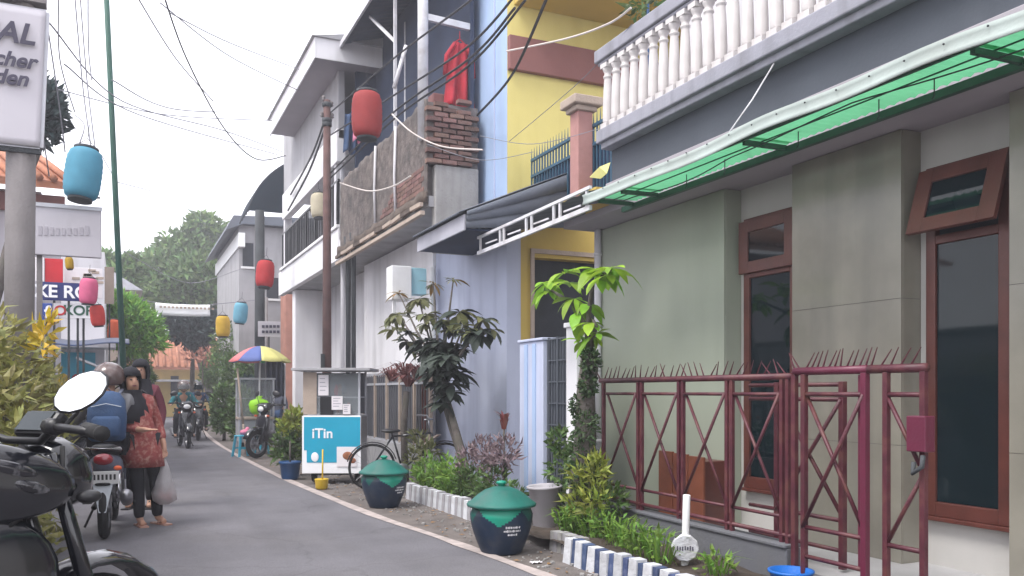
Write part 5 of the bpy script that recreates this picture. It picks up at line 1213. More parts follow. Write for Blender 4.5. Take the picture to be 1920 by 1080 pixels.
VC = thing('vending_cart', 'small glass vending cart under the rainbow parasol', 'cart', (vc.x, vc.y, 0))
for x in (-.36, .36):
    for y in (-.25, .25): q = MB(); q.bar((vc.x+x, vc.y+y, .1), (vc.x+x, vc.y+y, 1.62), .04); q.build('post', 'galv', VC)
q = MB(); q.box(vc.x-.4, vc.x+.4, vc.y-.3, vc.y+.3, 1.62, 1.66); q.build('top', 'galv', VC)
q = MB(); q.box(vc.x-.38, vc.x+.38, vc.y-.28, vc.y+.28, .75, .8); q.build('counter', 'tan_trim', VC)
q = MB(); q.box(vc.x-.34, vc.x+.34, vc.y-.262, vc.y-.255, .82, 1.6); q.build('glass', 'showcase_glass', VC)
q = MB(); q.box(vc.x-.36, vc.x+.36, vc.y-.25, vc.y+.25, .25, .74); q.build('cupboard', 'grey_plaster', VC, bevel=.01)
q = MB(); q.box(vc.x-.34, vc.x+.34, vc.y+.0, vc.y+.2, 1.2, 1.22); q.build('shelf', 'galv', VC)
lg = oD(486, 762, 18.0)
q = MB(); rr = []
for i, (z, w_) in enumerate(((-.17,.13),(-.1,.19),(.05,.2),(.12,.17),(.17,.05),(.22,.08))): rr.append([Vector((lg.x+w_*math.cos(a*.5236)*(1+.08*math.sin(a*3+i)), lg.y+.6*w_*math.sin(a*.5236), lg.z+z)) for a in range(12)])
q.loft(rr); tag(q.build('shopping_bag', 'lime'), 'lime green shopping bag on the parked motorbike', 'bag')
# dark tarpaulin drop behind the umbrella
tc0, tc1 = oD(500, 672, 18.9), oD(538, 745, 18.9)
TP = thing('tarpaulin', 'dark slate tarpaulin hanging below the rainbow parasol', 'tarpaulin', (tc0.x, tc0.y, 0))
q = MB(); q.grid(lambda u, v: Vector((tc0.x+(tc1.x-tc0.x)*u, tc0.y+.15*u+.05*math.sin(u*22), tc1.z+(tc0.z-tc1.z)*v+.02*math.sin(u*9))), 40, 6); q.build('sheet', 'cloth_slate', TP, solid=.006)
for x in (tc0.x, tc1.x): q = MB(); q.tube([(x, tc0.y+.1, 0), (x, tc0.y+.1, tc0.z+.05)], .02, 6); q.build('stake', 'galv', TP)
# stools
def stool():
    t = thing('stool', 'sky blue plastic stool at the stall by the road edge', 'stool', group='blue plastic stools by the stall')
    q = MB(); q.box(-.15, .15, -.15, .15, .42, .45); q.build('seat', 'stool_blue', t, bevel=.015)
    for x in (-1, 1):
        for y in (-1, 1): q = MB(); q.bar((x*.17, y*.17, 0), (x*.12, y*.12, .42), .045, .03); q.build('leg', 'stool_blue', t)
    for s_ in (-1, 1): q = MB(); q.bar((-.15, s_*.15, .18), (.15, s_*.15, .18), .03); q.build('stretcher', 'stool_blue', t)
    return t
s0 = stool(); p = gnd(458, 857); s0.location = (p.x, p.y+.1, 0); s0.rotation_euler = (0, 0, .3); dup(s0, (p.x+.38, p.y+.75, 0), .9)
q = MB(); q.ell((p.x+.02, p.y+.1, .51), (.10,.08,.06)); q.ell((p.x+.08, p.y+.12, .56), (.05,.05,.06)); tag(q.build('cloth_bundle', 'pinkish'), 'pink cloth bundle lying on the blue stool', 'cloth')
# laundry and clutter on the brick balcony
yq = DY0+.25
def garment(c, w_, h, m, label, sleeves=True):
    q = MB(); c = Vector(c)
    def P(u, v):
        ww = w_*(.42+.58*v**.6) if sleeves else w_*(.85+.15*v); x = (u-.5)*ww
        return c+Vector((x, .05*math.sin(u*14+v*2)*(.3+v), -h*v+.03*math.sin(u*9)*v))
    q.grid(P, 20, 12)
    if sleeves:
        for s_ in (-1, 1): q.tube([c+Vector((s_*w_*.18, 0, -.03)), c+Vector((s_*w_*.42, .02, -h*.22)), c+Vector((s_*w_*.47, .03, -h*.5))], [.05,.06,.055], 8, flat=.5)
    q.tube([c+Vector((-w_*.2,0,-.02)), c+Vector((0,0,.05)), c+Vector((w_*.2,0,-.02))], .008, 5); q.tube([c+Vector((0,0,.05)), c+Vector((0,0,.16))], .005, 5)
    return tag(q.build('laundry', m, solid=.008), label, 'laundry', 'laundry drying on the brick balcony')
garment(oY(862, 80, yq), .46, .95, 'cloth_laundry', 'long red garment hung to dry above the bricks')
garment(oY(880, 100, yq+.2), .26, .62, 'cloth_pale', 'pale garment hung beside the long red one', False)
c_ = oX(660, 215, DX-.05); garment(c_, .3, .7, 'cloth_blue', 'blue garment hung beside the large red lantern', False)
c_ = oX(672, 205, DX-.08); garment(c_+Vector((0,-.1,0)), .22, .6, 'pinkish', 'pink towel hung beside the large red lantern', False)
q = MB(); q.box(DX+.2, DX+.8, DY0+.35, DY0+.8, 4.1, 5.65); tag(q.build('cupboard', 'brown_band', bevel=.02), 'dark cupboard standing inside the brick balcony', 'cupboard')
# downpipe elbow and old board at planter end
q = MB(); A = oX(800, 850, 3.95); q.bar(oX(790, 838, 3.9), oX(823, 815, 4.1), .12, .02); tag(q.build('plank', 'tan_trim'), 'pale broken plank propped beside the blue wall', 'plank')

# boundary wall behind the hedge, on the left edge of the lane
GW = thing('garden_wall', 'pale plastered boundary wall behind the croton hedge', 'wall', (-2.1, 6, 0))
q = MB(); q.box(-2.2, -2.05, -4, 15.4, -.02, 2.3); q.build('wall', 'white_plaster', GW)
q = MB(); q.box(-2.25, -2.0, -4, 15.4, 2.301, 2.38); q.build('coping', 'concrete', GW, bevel=.01)
for k in range(6): q = MB(); q.box(-2.05, -1.98, -3.6+k*3.6, -3.3+k*3.6, -.02, 2.29); q.build('pilaster', 'grey_plaster', GW, bevel=.01)
# ------------------------------------------------------------------ motorcycles
def sring(y, cx, zc, w_, h, n=14, p=.75, axis='y'):
    out = []
    for k in range(n):
        a = 2*math.pi*k/n; c, s_ = math.cos(a), math.sin(a)
        x = math.copysign(abs(c)**p, c)*w_/2; z = math.copysign(abs(s_)**p, s_)*h/2
        out.append(Vector((cx+x, y, zc+z)) if axis == 'y' else Vector((cx+x, zc+z, y)))
    return out
def motorcycle(label, group, naked=False, steer=0.0, red=False, accent='gloss_black'):
    t = thing('motorcycle', label, 'motorcycle', group=group); WR = .285; yf, yr = .64, -.62
    Hd = Vector((0, .44, .80))
    def S(p):
        p = Vector(p)-Hd; return Matrix.Rotation(steer, 3, 'Z') @ p + Hd
    def wheel(y, front):
        q = MB(); q.T = (Matrix.Translation(Hd) @ Matrix.Rotation(steer, 4, 'Z') @ Matrix.Translation(-Hd)) if front else None
        lp = [(.235+.05*math.cos(a*math.pi/5), .046*math.sin(a*math.pi/5)) for a in range(11)]; RM = Matrix.Rotation(math.pi/2, 3, 'Y')
        q.lathe(lp, (0, y, WR), 32, RM, caps=False); w_ = q.build('wheel', 'rubber', t); T = q.T
        q = MB(); q.T = T; q.lathe([(.185,-.03),(.2,-.035),(.2,.035),(.185,.03),(.185,-.03)], (0, y, WR), 28, RM, caps=False)
        for k in range(6):
            a = k*math.pi/3; q.tube([(0, y, WR), (0, y+.19*math.cos(a), WR+.19*math.sin(a))], .014, 6)
        q.lathe([(.045,-.06),(.05,-.05),(.05,.05),(.045,.06)], (0, y, WR), 14, RM); q.build('rim', 'alu', w_)
        q = MB(); q.T = T; q.lathe([(.05,.052),(.115,.055),(.115,.06),(.05,.062)], (0, y, WR), 24, RM, caps=False); q.build('brake_disc', 'alu', w_)
    wheel(yf, True); wheel(yr, False)
    for s_ in (-1, 1):
        q = MB(); q.tube([S((s_*.095, yf, WR)), S((s_*.095, .54, .60)), S((s_*.095, .42, 1.0))], [.03,.028,.02], 10); q.build('fork_leg', 'gloss_black', t)
    q = MB(); rg = []
    for k in range(11):
        a = math.radians(20+k*15); c_ = Vector((0, yf+.33*math.cos(a), WR+.33*math.sin(a))); n_ = Vector((0, math.cos(a), math.sin(a)))
        rg.append([S(c_+Vector((x, 0, 0))+n_*(.035*(1-(x/.075)**2)-.0)) for x in (-.075,-.05,0,.05,.075)]+[S(c_+Vector((x, 0, 0))+n_*(.035*(1-(x/.075)**2)-.008)) for x in (.075,.05,0,-.05,-.075)])
    q.loft(rg); q.build('front_fender', 'gloss_black', t)
    zb = 1.06; gx = .53 if naked else .385; mx_ = .25 if naked else .22; mh = -.12 if naked else 0
    q = MB(); q.tube([S((-gx+.015,.26,zb+.02)), S((-.22,.34,zb+.03)), S((-.08,.40,zb-.02)), S((.08,.40,zb-.02)), S((.22,.34,zb+.03)), S((gx-.015,.26,zb+.02))], .013, 8); q.build('handlebar', 'black', t)
    for s_ in (-1, 1):
        q = MB(); q.tube([S((s_*(gx-.14),.315,zb+.027)), S((s_*gx,.25,zb+.02))], [.021,.021], 10); q.lathe([(.022,-.006),(.022,.006)], S((s_*(gx+.005),.247,zb+.02)), 10, Matrix.Rotation(math.pi/2, 3, 'Y')); q.build('grip', 'rubber', t)
        q = MB(); q.tube([S((s_*.2,.37,zb+.03)), S((s_*.28,.375,zb+.015)), S((s_*.37,.33,zb+.005))], [.009,.007,.005], 6); q.tube([S((s_*.17,.36,zb+.03)), S((s_*.24,.335,zb+.03))], .026, 8); q.build('lever', 'black', t)
        m0 = S((s_*mx_,.35,zb+.03)); m1 = S((s_*(mx_-.02),.41,zb+.13+mh*.5)); m2 = S((s_*(mx_+.05),.37,zb+.225+mh))
        q = MB(); q.tube([m0, m1, m2], .007, 7); mm = q.build('mirror', 'black', t)
        Rm = Matrix.Rotation(steer, 3, 'Z') @ Matrix.Rotation(s_*-.25 if not naked else .35, 3, 'Z') @ Matrix.Rotation(.12 if not naked else -.42, 3, 'X') @ Matrix.Rotation(s_*.35 if not naked else s_*-.6, 3, 'Y')
        cM = m2+Vector((0,0,.03))
        q = MB(); q.lathe([(.02,-.022),(.052,-.014),(.062,0),(.06,.004)], cM, 14 if naked else 22, Rm @ Matrix.Rotation(math.pi/2, 3, 'X'), sx=1.45); q.build('shell', 'black', mm)
        q = MB(); q.lathe([(.0001,.0052),(.057,.0052)], cM, 14 if naked else 22, Rm @ Matrix.Rotation(math.pi/2, 3, 'X'), sx=1.45, caps=False); q.build('glass', 'mirror', mm)
        q = MB(); q.ell(S((s_*.17, .50, .86)), (.03,.04,.022)); q.build('indicator', 'lantern_orange' if not naked else 'black', t)
        q = MB(); q.ell((s_*.12,-.80,.66), (.035,.03,.022)); q.build('indicator', 'lantern_orange', t)
    if naked:
        q = MB(); q.loft([sring(-.14,0,.86,.20,.12), sring(-.05,0,.91,.26,.22), sring(.08,0,.95,.31,.27), sring(.22,0,.96,.32,.26), sring(.32,0,.95,.26,.2), sring(.37,0,.94,.16,.1)]); tk_ = q.build('fuel_tank', 'gloss_black', t)
        for s_ in (-1, 1):
            q = MB(); q.ell((s_*.145,.20,.93), (.055,.31,.125), 22, 14, Matrix.Rotation(-.12, 3, 'X')); sh = q.build('shroud', 'gloss_black', t)
            for k, (yy, zz, ry_, rz2) in enumerate(((.30,.97,.09,.022),(.16,.93,.11,.018),(.36,.91,.06,.02))):
                q = MB(); q.ell((s_*.185,yy,zz), (.016,ry_,rz2), 14, 8, Matrix.Rotation(-.3, 3, 'X')); q.build('decal_glint', 'camo_glint', sh)  # decal shapes with reflections painted into their colour
            q = MB(); q.ell((s_*.125,.17,.60), (.07,.30,.24), 22, 14, Matrix.Rotation(.25, 3, 'X')); q.build('side_fairing', 'gloss_black', t)
            q = MB(); q.tube([S((s_*.10,.46,1.02)), (s_*.17,.46,.90), (s_*.15,.30,.78)], .007, 6); q.build('cable', 'rubber', t)
        q = MB(); q.lathe([(.03,0),(.033,.01),(.03,.014)], (0,.12,1.083), 16); q.build('filler_cap', 'chrome', tk_)
        q = MB(); q.loft([sring(-.72,0,.90,.16,.06), sring(-.6,0,.88,.22,.09), sring(-.35,0,.83,.25,.1), sring(-.18,0,.82,.24,.1), sring(-.08,0,.85,.18,.06)]); q.build('seat', 'black', t)
        q = MB(); q.loft([sring(-.82,0,.84,.06,.05), sring(-.6,0,.80,.2,.14), sring(-.3,0,.72,.24,.2), sring(-.1,0,.70,.2,.2)]); q.build('tail', 'gloss_black', t)
        q = MB(); q.loft([[S(v) for v in sring(y, 0, z, w_, h)] for y, z, w_, h in ((.42,.93,.22,.2),(.50,.93,.25,.24),(.56,.92,.22,.2),(.60,.91,.14,.12))]); hl = q.build('headlight_cowl', 'gloss_black', t)
        q = MB(); q.ell(S((0,.585,.91)), (.09,.03,.07)); q.build('lens', 'showcase_glass', hl)
        q = MB(); q.obox(S((0,.46,1.085)), (.16,.05,.10), Matrix.Rotation(steer, 3, 'Z') @ Matrix.Rotation(-.7, 3, 'X')); q.build('instrument', 'black', t, bevel=.015)
        q = MB(); q.obox(S((0,.437,1.102)), (.13,.004,.075), Matrix.Rotation(steer, 3, 'Z') @ Matrix.Rotation(-.7, 3, 'X')); q.build('screen', 'glass_dark', t)
    else:
        q = MB(); q.loft([sring(.33,0,.47,.26,.10,axis='z'), sring(.5,0,.50,.34,.12,axis='z'), sring(.75,0,.47,.36,.13,axis='z'), sring(.95,0,.42,.26,.14,axis='z')]); q.build('leg_shield', accent, t)
        q = MB(); q.loft([[S(v) for v in sring(y, 0, z, w_, h)] for y, z, w_, h in ((.26,1.07,.2,.08),(.36,1.06,.34,.14),(.46,1.03,.3,.2),(.53,1.0,.2,.16))]); hl = q.build('headlight_cowl', accent, t)
        q = MB(); q.ell(S((0,.52,1.0)), (.085,.03,.06)); q.build('lens', 'white_paint', hl)
        q = MB(); q.loft([sring(.42,0,.42,.24,.16), sring(.2,0,.40,.22,.2), sring(0,0,.46,.2,.24)]); q.build('tunnel', 'black', t)
        q = MB(); q.loft([sring(.05,0,.55,.18,.3), sring(-.2,0,.62,.28,.26), sring(-.5,0,.66,.28,.22), sring(-.72,0,.70,.2,.16), sring(-.82,0,.72,.1,.08)]); q.build('rear_body', accent, t)
        q = MB(); q.loft([sring(.1,0,.72,.16,.08), sring(-.05,0,.77,.24,.1), sring(-.35,0,.79,.27,.1), sring(-.65,0,.83,.22,.09), sring(-.74,0,.84,.12,.05)]); q.build('seat', 'black', t)
        q = MB(); q.tube([(-.14,-.5,.80),(-.14,-.82,.84),(.14,-.82,.84),(.14,-.5,.80)], .013, 7); q.build('grab_rail', 'chrome', t)
    q = MB(); q.ell((0,-.80,.74 if not naked else .82), (.085,.05,.055)); q.build('tail_light', 'tail_red', t)
    q = MB(); q.obox((0,-.855,.58), (.27,.006,.12), Matrix.Rotation(.18, 3, 'X')); pl_ = q.build('number_plate', 'plate', t, bevel=.004)
    q = MB()
    for k in range(7): q.obox((-.1+k*.033, -.8595, .585), (.018,.003,.05), Matrix.Rotation(.18, 3, 'X'))
    q.build('plate_marks', 'black', pl_)
    q = MB(); q.prism([(-.085,-.83,.53),(.085,-.83,.53),(.03,-.90,.27),(-.03,-.90,.27)], (0,.012,0)); q.build('mud_flap', 'cloth_pale' if not naked else 'black', t)
    q = MB(); q.obox((0,.08,.42), (.24,.34,.22)); q.tube([(0,.1,.45),(0,.34,.55)], .075, 12); q.obox((0,-.1,.36), (.2,.24,.16)); q.lathe([(.07,-.13),(.09,-.12),(.09,.12),(.07,.13)], (0,.05,.40), 18, Matrix.Rotation(math.pi/2, 3, 'Y')); q.build('engine', 'engine_dark' if naked else 'alu', t, bevel=.01)
    q = MB(); q.tube([(.12,.28,.45),(.15,.2,.26),(.16,-.15,.26),(.17,-.3,.30)], .022, 8); q.tube([(.17,-.3,.30),(.175,-.34,.31),(.185,-.72,.40),(.186,-.78,.42)], [.03,.055,.06,.045], 14); q.build('muffler', 'alu', t)
    q = MB(); q.tube([(0,.0,.4),(.09,-.62,WR)], .025, 8); q.tube([(0,.0,.4),(-.09,-.62,WR)], .025, 8); q.build('swingarm', 'black', t)
    for s_ in (-1, 1): q = MB(); q.tube([(s_*.11,-.55,.36),(s_*.11,-.42,.66)], .025, 8); q.build('shock', 'chrome', t)
    q = MB(); q.tube([(-.28,.08,.3),(.28,.08,.3)], .014, 7); q.build('foot_peg', 'rubber', t)
    q = MB(); q.loft([sring(-.35,0,.62,.13,.03), sring(-.6,0,.64,.15,.03), sring(-.85,0,.52,.13,.03)]); q.build('rear_fender', 'black', t)
    q = MB(); q.tube([(-.1,-.02,.3),(-.22,.02,.02)], .012, 6); q.build('kickstand', 'black', t)
    return t
GR = 'motorcycles on the lane'
fg = motorcycle('black motorcycle with a round mirror parked against the hedge', GR, True, .30)
hd = oD(22, 862, 3.05); phi = math.radians(42); az = -(TH+phi); sc = 1.13
R2 = Matrix.Rotation(az, 3, 'Z'); off = R2 @ Vector((0, .37, 0))*sc
fg.location = (hd.x-off.x, hd.y-off.y, 0); fg.rotation_euler = (0, 0, az); fg.scale = (sc,)*3
p = gnd(203, 1010); mbk = motorcycle('dark scooter with a number plate carrying the helmeted backpack rider', GR, accent='cloth_slate')
mbk.location = (p.x, p.y+.66, 0); mbk.rotation_euler = (0, 0, -.05); MBL = Vector(mbk.location)
m1 = motorcycle('black motorbike coming down the lane with its headlight forward', GR); p1 = gnd(348, 842); m1.location = (p1.x, p1.y+.7, 0); m1.rotation_euler = (0, 0, math.pi+.08)
m2 = dup(m1, None, math.pi-.1, 'second black motorbike following along the right edge of the lane'); p2 = gnd(383, 822); m2.location = (p2.x-.2, p2.y-.6, 0)
m3 = dup(m1, None, 2.2, 'black scooter parked at the stall beside the lime bag'); p3 = gnd(505, 860); m3.location = (p3.x+.3, p3.y+.6, 0)

# ------------------------------------------------------------------ people
def skin(name, J, E_, R_, m, parent, root, sub=2):
    ks = list(J); ix = {k: i for i, k in enumerate(ks)}
    me = bpy.data.meshes.new(name); me.from_pydata([tuple(J[k]) for k in ks], [(ix[a], ix[b]) for a, b in E_], [])
    o = bpy.data.objects.new(name, me); COL.objects.link(o); attach(o, parent)
    sk = o.modifiers.new('skin', 'SKIN'); sk.use_smooth_shade = True
    ly = me.skin_vertices[0].data if me.skin_vertices else None
    for k in ks:
        r = R_[k]; ly[ix[k]].radius = r if isinstance(r, tuple) else (r, r); ly[ix[k]].use_root = (k == root)
    ss = o.modifiers.new('sub', 'SUBSURF'); ss.levels = ss.render_levels = sub
    me.materials.append(MT[m]); return o
BR = dict(pel=(.13,.10), spi=(.12,.09), che=(.145,.10), nek=.05, hb=.06, hm=.088, ht=.062, nose=.016)
for s_ in 'lr': BR.update({'sh'+s_: .058, 'el'+s_: .04, 'wr'+s_: .028, 'pa'+s_: (.034,.018), 'hi'+s_: .088, 'kn'+s_: .055, 'an'+s_: .036, 'to'+s_: .03})
BE = [('pel','spi'),('spi','che'),('che','nek'),('nek','hb'),('hb','hm'),('hm','ht'),('hm','nose')]
for s_ in 'lr': BE += [('che','sh'+s_),('sh'+s_,'el'+s_),('el'+s_,'wr'+s_),('wr'+s_,'pa'+s_),('pel','hi'+s_),('hi'+s_,'kn'+s_),('kn'+s_,'an'+s_),('an'+s_,'to'+s_)]
def body_joints(ride=False, lean=0.0):
    if ride:
        J = dict(pel=(0,-.18,.90), spi=(0,-.15,1.06), che=(0,-.08,1.24), nek=(0,-.04,1.36), hb=(0,-.01,1.42), hm=(0,.0,1.50), ht=(0,-.01,1.58), nose=(0,.095,1.49))
        for s_, k in (('l', -1), ('r', 1)):
            J.update({'sh'+s_: (k*.17,-.07,1.31), 'el'+s_: (k*.30,.03,1.10), 'wr'+s_: (k*.33,.20,1.08), 'pa'+s_: (k*.335,.245,1.085), 'hi'+s_: (k*.1,-.12,.88), 'kn'+s_: (k*.21,.22,.76), 'an'+s_: (k*.20,.06,.36), 'to'+s_: (k*.21,.20,.315)})
    else:
        J = dict(pel=(0,0,.86), spi=(0,0,1.02), che=(0,0,1.19), nek=(0,.0,1.33), hb=(0,.01,1.38), hm=(0,.02,1.46), ht=(0,.01,1.53), nose=(0,.112,1.445))
        for s_, k in (('l', -1), ('r', 1)):
            J.update({'sh'+s_: (k*.15,0,1.26), 'el'+s_: (k*.21,-.03,1.02), 'wr'+s_: (k*.2,.06,.81), 'pa'+s_: (k*.195,.08,.75), 'hi'+s_: (k*.085,0,.84), 'kn'+s_: (k*.09,.02,.45), 'an'+s_: (k*.09,-.03,.07), 'to'+s_: (k*.11,.11,.03)})
    J = {k: Vector(v) for k, v in J.items()}
    if lean:
        for k in J: J[k].x += lean*max(0, J[k].z-.1)**1.2
    return J
def person(label, loc, rz_, J, top, bottom, shoes, hat=None, extra=None, sleeve=True, skirt=False, group=None, grip=False):
    t = thing('person', label, 'person', group=group)
    R_ = dict(BR); E_ = list(BE); J = dict(J)
    for s_, k in (('l', -1), ('r', 1)):
        d = (J['pa'+s_]-J['wr'+s_]).normalized(); side = Vector((0,0,1)).cross(d); side = side.normalized() if side.length > .2 else Vector((0,1,0))
        for i, (o_, L_) in enumerate(((-.024,.055),(-.008,.066),(.008,.064),(.024,.05))):
            a = f'f{s_}{i}a'; b_ = f'f{s_}{i}b'; cu = Vector((0,0,-1)) if grip else Vector((-k,0,0))
            J[a] = J['pa'+s_]+d*.045+side*o_; J[b_] = J[a]+d*L_*(.35 if grip else .75)+cu*L_*(.7 if grip else .35); R_[a] = .0095; R_[b_] = .0075; E_ += [('pa'+s_, a), (a, b_)]
        a = f't{s_}'; J[a] = J['pa'+s_]+side*-.038+d*.02; R_[a] = .0105; E_.append(('pa'+s_, a)); b_ = a+'b'; J[b_] = J[a]+d*.035+side*-.006; R_[b_] = .008; E_.append((a, b_))
    skin('body', J, E_, R_, 'skin', t, 'pel')
    sub = lambda ks: {k: J[k] for k in ks}
    ks = ['pel','spi','che','nek','shl','shr','ell','elr','wrl','wrr']; R3 = {k: (tuple(a+.018 for a in BR[k]) if isinstance(BR[k], tuple) else BR[k]+.018) for k in ks}; R3['nek'] = .06
    R3['pel'] = (.16,.13); J3 = sub(ks)
    for s_ in 'lr': J3['wr'+s_] = J['wr'+s_].lerp(J['el'+s_], .12)
    E3 = [('pel','spi'),('spi','che'),('che','nek')]+[(a+s_, b_+s_) for s_ in 'lr' for a, b_ in (('sh','el'),('el','wr'))]+[('che','shl'),('che','shr')]
    if skirt:
        q = MB(); rg = []
        for z_, w_, d_ in ((1.24,.25,.20),(1.12,.28,.25),(.98,.32,.29),(.86,.37,.33),(.74,.39,.35),(.60,.40,.36)):
            c_ = J['pel'].lerp(J['che'], (z_-.86)/.33); rg.append([Vector((c_.x+w_/2*math.cos(a*.349)*(1+.04*math.sin(a*3)), c_.y+d_/2*math.sin(a*.349)*(1+.05*math.cos(a*4)), z_)) for a in range(18)])
        q.loft(rg, caps=False); q.build('tunic', top, t, solid=.01)
    skin('shirt', J3, E3, R3, top, t, 'spi')
    ks = ['pel','hil','hir','knl','knr','anl','anr']; R4 = {k: (tuple(a+.012 for a in BR[k]) if isinstance(BR[k], tuple) else BR[k]+.014) for k in ks}
    J4 = sub(ks); E4 = [('pel','hil'),('pel','hir')]+[(a+s_, b_+s_) for s_ in 'lr' for a, b_ in (('hi','kn'),('kn','an'))]
    for s_ in 'lr': R4['an'+s_] = .055
    skin('trousers', J4, E4, R4, bottom, t, 'pel')
    for s_ in 'lr':
        q = MB(); a, b_ = J['an'+s_], J['to'+s_]; d = Vector((b_.x-a.x, b_.y-a.y, 0)).normalized(); zt = min(a.z, b_.z)
        q.obox((a+b_)/2+Vector((0,0,-.035-(a.z-b_.z)/2+.012)), (.085,.27,.022), rotz(math.atan2(-d.x, d.y)))
        q.tube([a.lerp(b_, .55)+Vector((-.045*d.y,.045*d.x,-.03)), a.lerp(b_, .6)+Vector((0,0,.035)), a.lerp(b_, .55)+Vector((.045*d.y,-.045*d.x,-.03))], .012, 6); q.build('shoe', shoes, t)
    hm = J['hm']
    for s_ in (-1, 1): q = MB(); q.ell(hm+Vector((s_*.032,.078,.012)), (.012,.008,.007)); q.build('eye', 'hair', t)
    q = MB(); q.ell(hm+Vector((0,.079,-.048)), (.022,.008,.006)); q.build('mouth', 'cloth_maroon', t)
    if hat == 'helmet' or hat == 'helmet_black':
        q = MB(); pr = [(max(1e-5, .145*math.sin(a*math.pi/14)), .135*-math.cos(a*math.pi/14)) for a in range(4, 15)]; q.lathe(pr, hm+Vector((0,-.01,.035)), 24, sy=1.12); h = q.build('helmet', hat, t, solid=.012)
        q = MB(); q.grid(lambda u, v: hm+Vector((.152*math.sin((u-.5)*2.2), .165*math.cos((u-.5)*2.2), .07-.12*v)), 14, 4); q.build('visor', 'glass_dark' if hat == 'helmet_black' else 'showcase_glass', h)
        q = MB(); q.tube([hm+Vector((-.12,.02,-.04)), hm+Vector((0,.07,-.12)), hm+Vector((.12,.02,-.04))], .008, 6); q.build('chin_strap', 'black', h)
    elif hat and hat.startswith('hijab'):
        m = hat.split(':')[1]; q = MB(); vs = []; n = 28
        lv = [(.145,.002),(.13,.05),(.10,.082),(.05,.098),(0,.104),(-.05,.102),(-.09,.095),(-.13,.112),(-.19,.15),(-.26,.178),(-.34,.185),(-.42,.17)]
        for z, r in lv:
            for j in range(n):
                a = 2*math.pi*j/n; fr = r*(1+.06*math.sin(j*3+z*40)*(z < -.15)); vs.append(hm+Vector((fr*math.cos(a)*(.95 if z > -.1 else 1.0), fr*math.sin(a)*(1.05 if z > -.1 else .72)-.018, z)))
        fs = []
        for i in range(len(lv)-1):
            for j in range(n):
                am = (j+.5)/n*2*math.pi
                if math.sin(am) > .52 and -.11 < (lv[i][0]+lv[i+1][0])/2 < .07: continue
                fs.append((i*n+j, i*n+(j+1)%n, (i+1)*n+(j+1)%n, (i+1)*n+j))
        q.add(vs, fs, True); q.build('headscarf', m, t, solid=.01)
    else:
        q = MB(); q.lathe([(max(1e-5, .098*math.sin(a*math.pi/14)), .10*-math.cos(a*math.pi/14)) for a in range(6, 15)], hm+Vector((0,-.018,.02)), 20, sy=1.1); q.build('hair', 'hair', t)
    if extra: extra(t, J)
    t.location = loc; t.rotation_euler = (0, 0, rz_); return t
def pack(t, J):
    c = J['che']; 
    q = MB(); q.loft([sring(z_, 0, c.y-.22+oy, w_, d_, 18, .55, 'z') for z_, w_, d_, oy in ((c.z-.33,.26,.16,.0),(c.z-.30,.33,.22,0),(c.z-.1,.35,.24,-.01),(c.z+.06,.32,.21,.0),(c.z+.13,.22,.14,.02),(c.z+.15,.1,.06,.03))]); b_ = q.build('backpack', 'cloth_blue', t)
    q = MB(); q.loft([sring(z_, 0, c.y-.35, w_, d_, 16, .55, 'z') for z_, w_, d_ in ((c.z-.29,.2,.05),(c.z-.26,.25,.08),(c.z-.12,.25,.08),(c.z-.09,.2,.04))]); q.build('pocket', 'cloth_blue', b_)
    for s_ in (-1, 1): q = MB(); q.tube([c+Vector((s_*.10,-.14,.12)), c+Vector((s_*.12,-.02,.165)), c+Vector((s_*.12,.12,.06)), c+Vector((s_*.13,.06,-.15)), c+Vector((s_*.14,-.12,-.24))], .018, 7, flat=.5); q.build('strap', 'cloth_slate', b_)
    q = MB(); q.tube([c+Vector((-.04,-.2,.14)), c+Vector((0,-.2,.18)), c+Vector((.04,-.2,.14))], .008, 6); q.build('handle', 'cloth_slate', b_)
    q = MB(); q.tube([c+Vector((-.13,-.335,.0)), c+Vector((0,-.345,.03)), c+Vector((.13,-.335,.0))], .004, 5); q.build('zip', 'cloth_pale', b_)
GP = 'people in the lane'
person('person on the scooter seen from behind with helmet, grey jacket and blue backpack', (MBL.x, MBL.y-.02, -.03), -.05, body_joints(True), 'cloth_grey', 'cloth_black', 'black', 'helmet', pack, group=GP, grip=True)
J = body_joints(lean=.13); J['elr'] = Vector((.24,.02,1.0)); J['wrr'] = Vector((.17,.2,.98)); J['par'] = Vector((.13,.25,.98))
J['wrl'] = J['ell']+Vector((-.02,.10,-.19)); J['pal'] = J['wrl']+Vector((0,.02,-.06))
pw_ = gnd(281, 986)
def bagx(t, J):
    h = J['pal']+Vector((0,.03,-.08))
    q = MB(); rr = []
    for i, (dz, w_, d_) in enumerate(((0,.012,.012),(-.1,.04,.03),(-.22,.085,.06),(-.34,.12,.085),(-.42,.11,.08),(-.46,.05,.04))):
        rr.append([h+Vector((w_*math.cos(a*.5236)*(1+.12*math.sin(a*2+i*2)), d_*math.sin(a*.5236)*(1+.1*math.cos(a*3+i)), dz)) for a in range(12)])
    q.loft(rr); q.tube([J['pal']+Vector((-.02,.01,-.02)), h, J['pal']+Vector((.02,.03,-.02))], .006, 5)
    o = q.build('plastic_bag', 'bag_plastic'); return o
BAG = []
def ex_w(t, J): 
    q = MB(); c = J['che']; q.tube([c+Vector((.16,-.02,.02)), c+Vector((.19,.02,-.14)), c+Vector((.17,.06,-.22))], .04, 8); q.build('sleeve_fold', 'cloth_maroon', t)
wm = person('woman shaped person in black headscarf and red patterned tunic standing by the scooter', (pw_.x, pw_.y+.05, 0), 0, J, 'cloth_red', 'cloth_black', 'skin_foot', 'hijab:cloth_black', ex_w, skirt=True, group=GP)
wm['label'] = 'person in black headscarf and red patterned tunic standing by the scooter'
wrz = math.pi+.35; wm.rotation_euler = (0, 0, wrz)
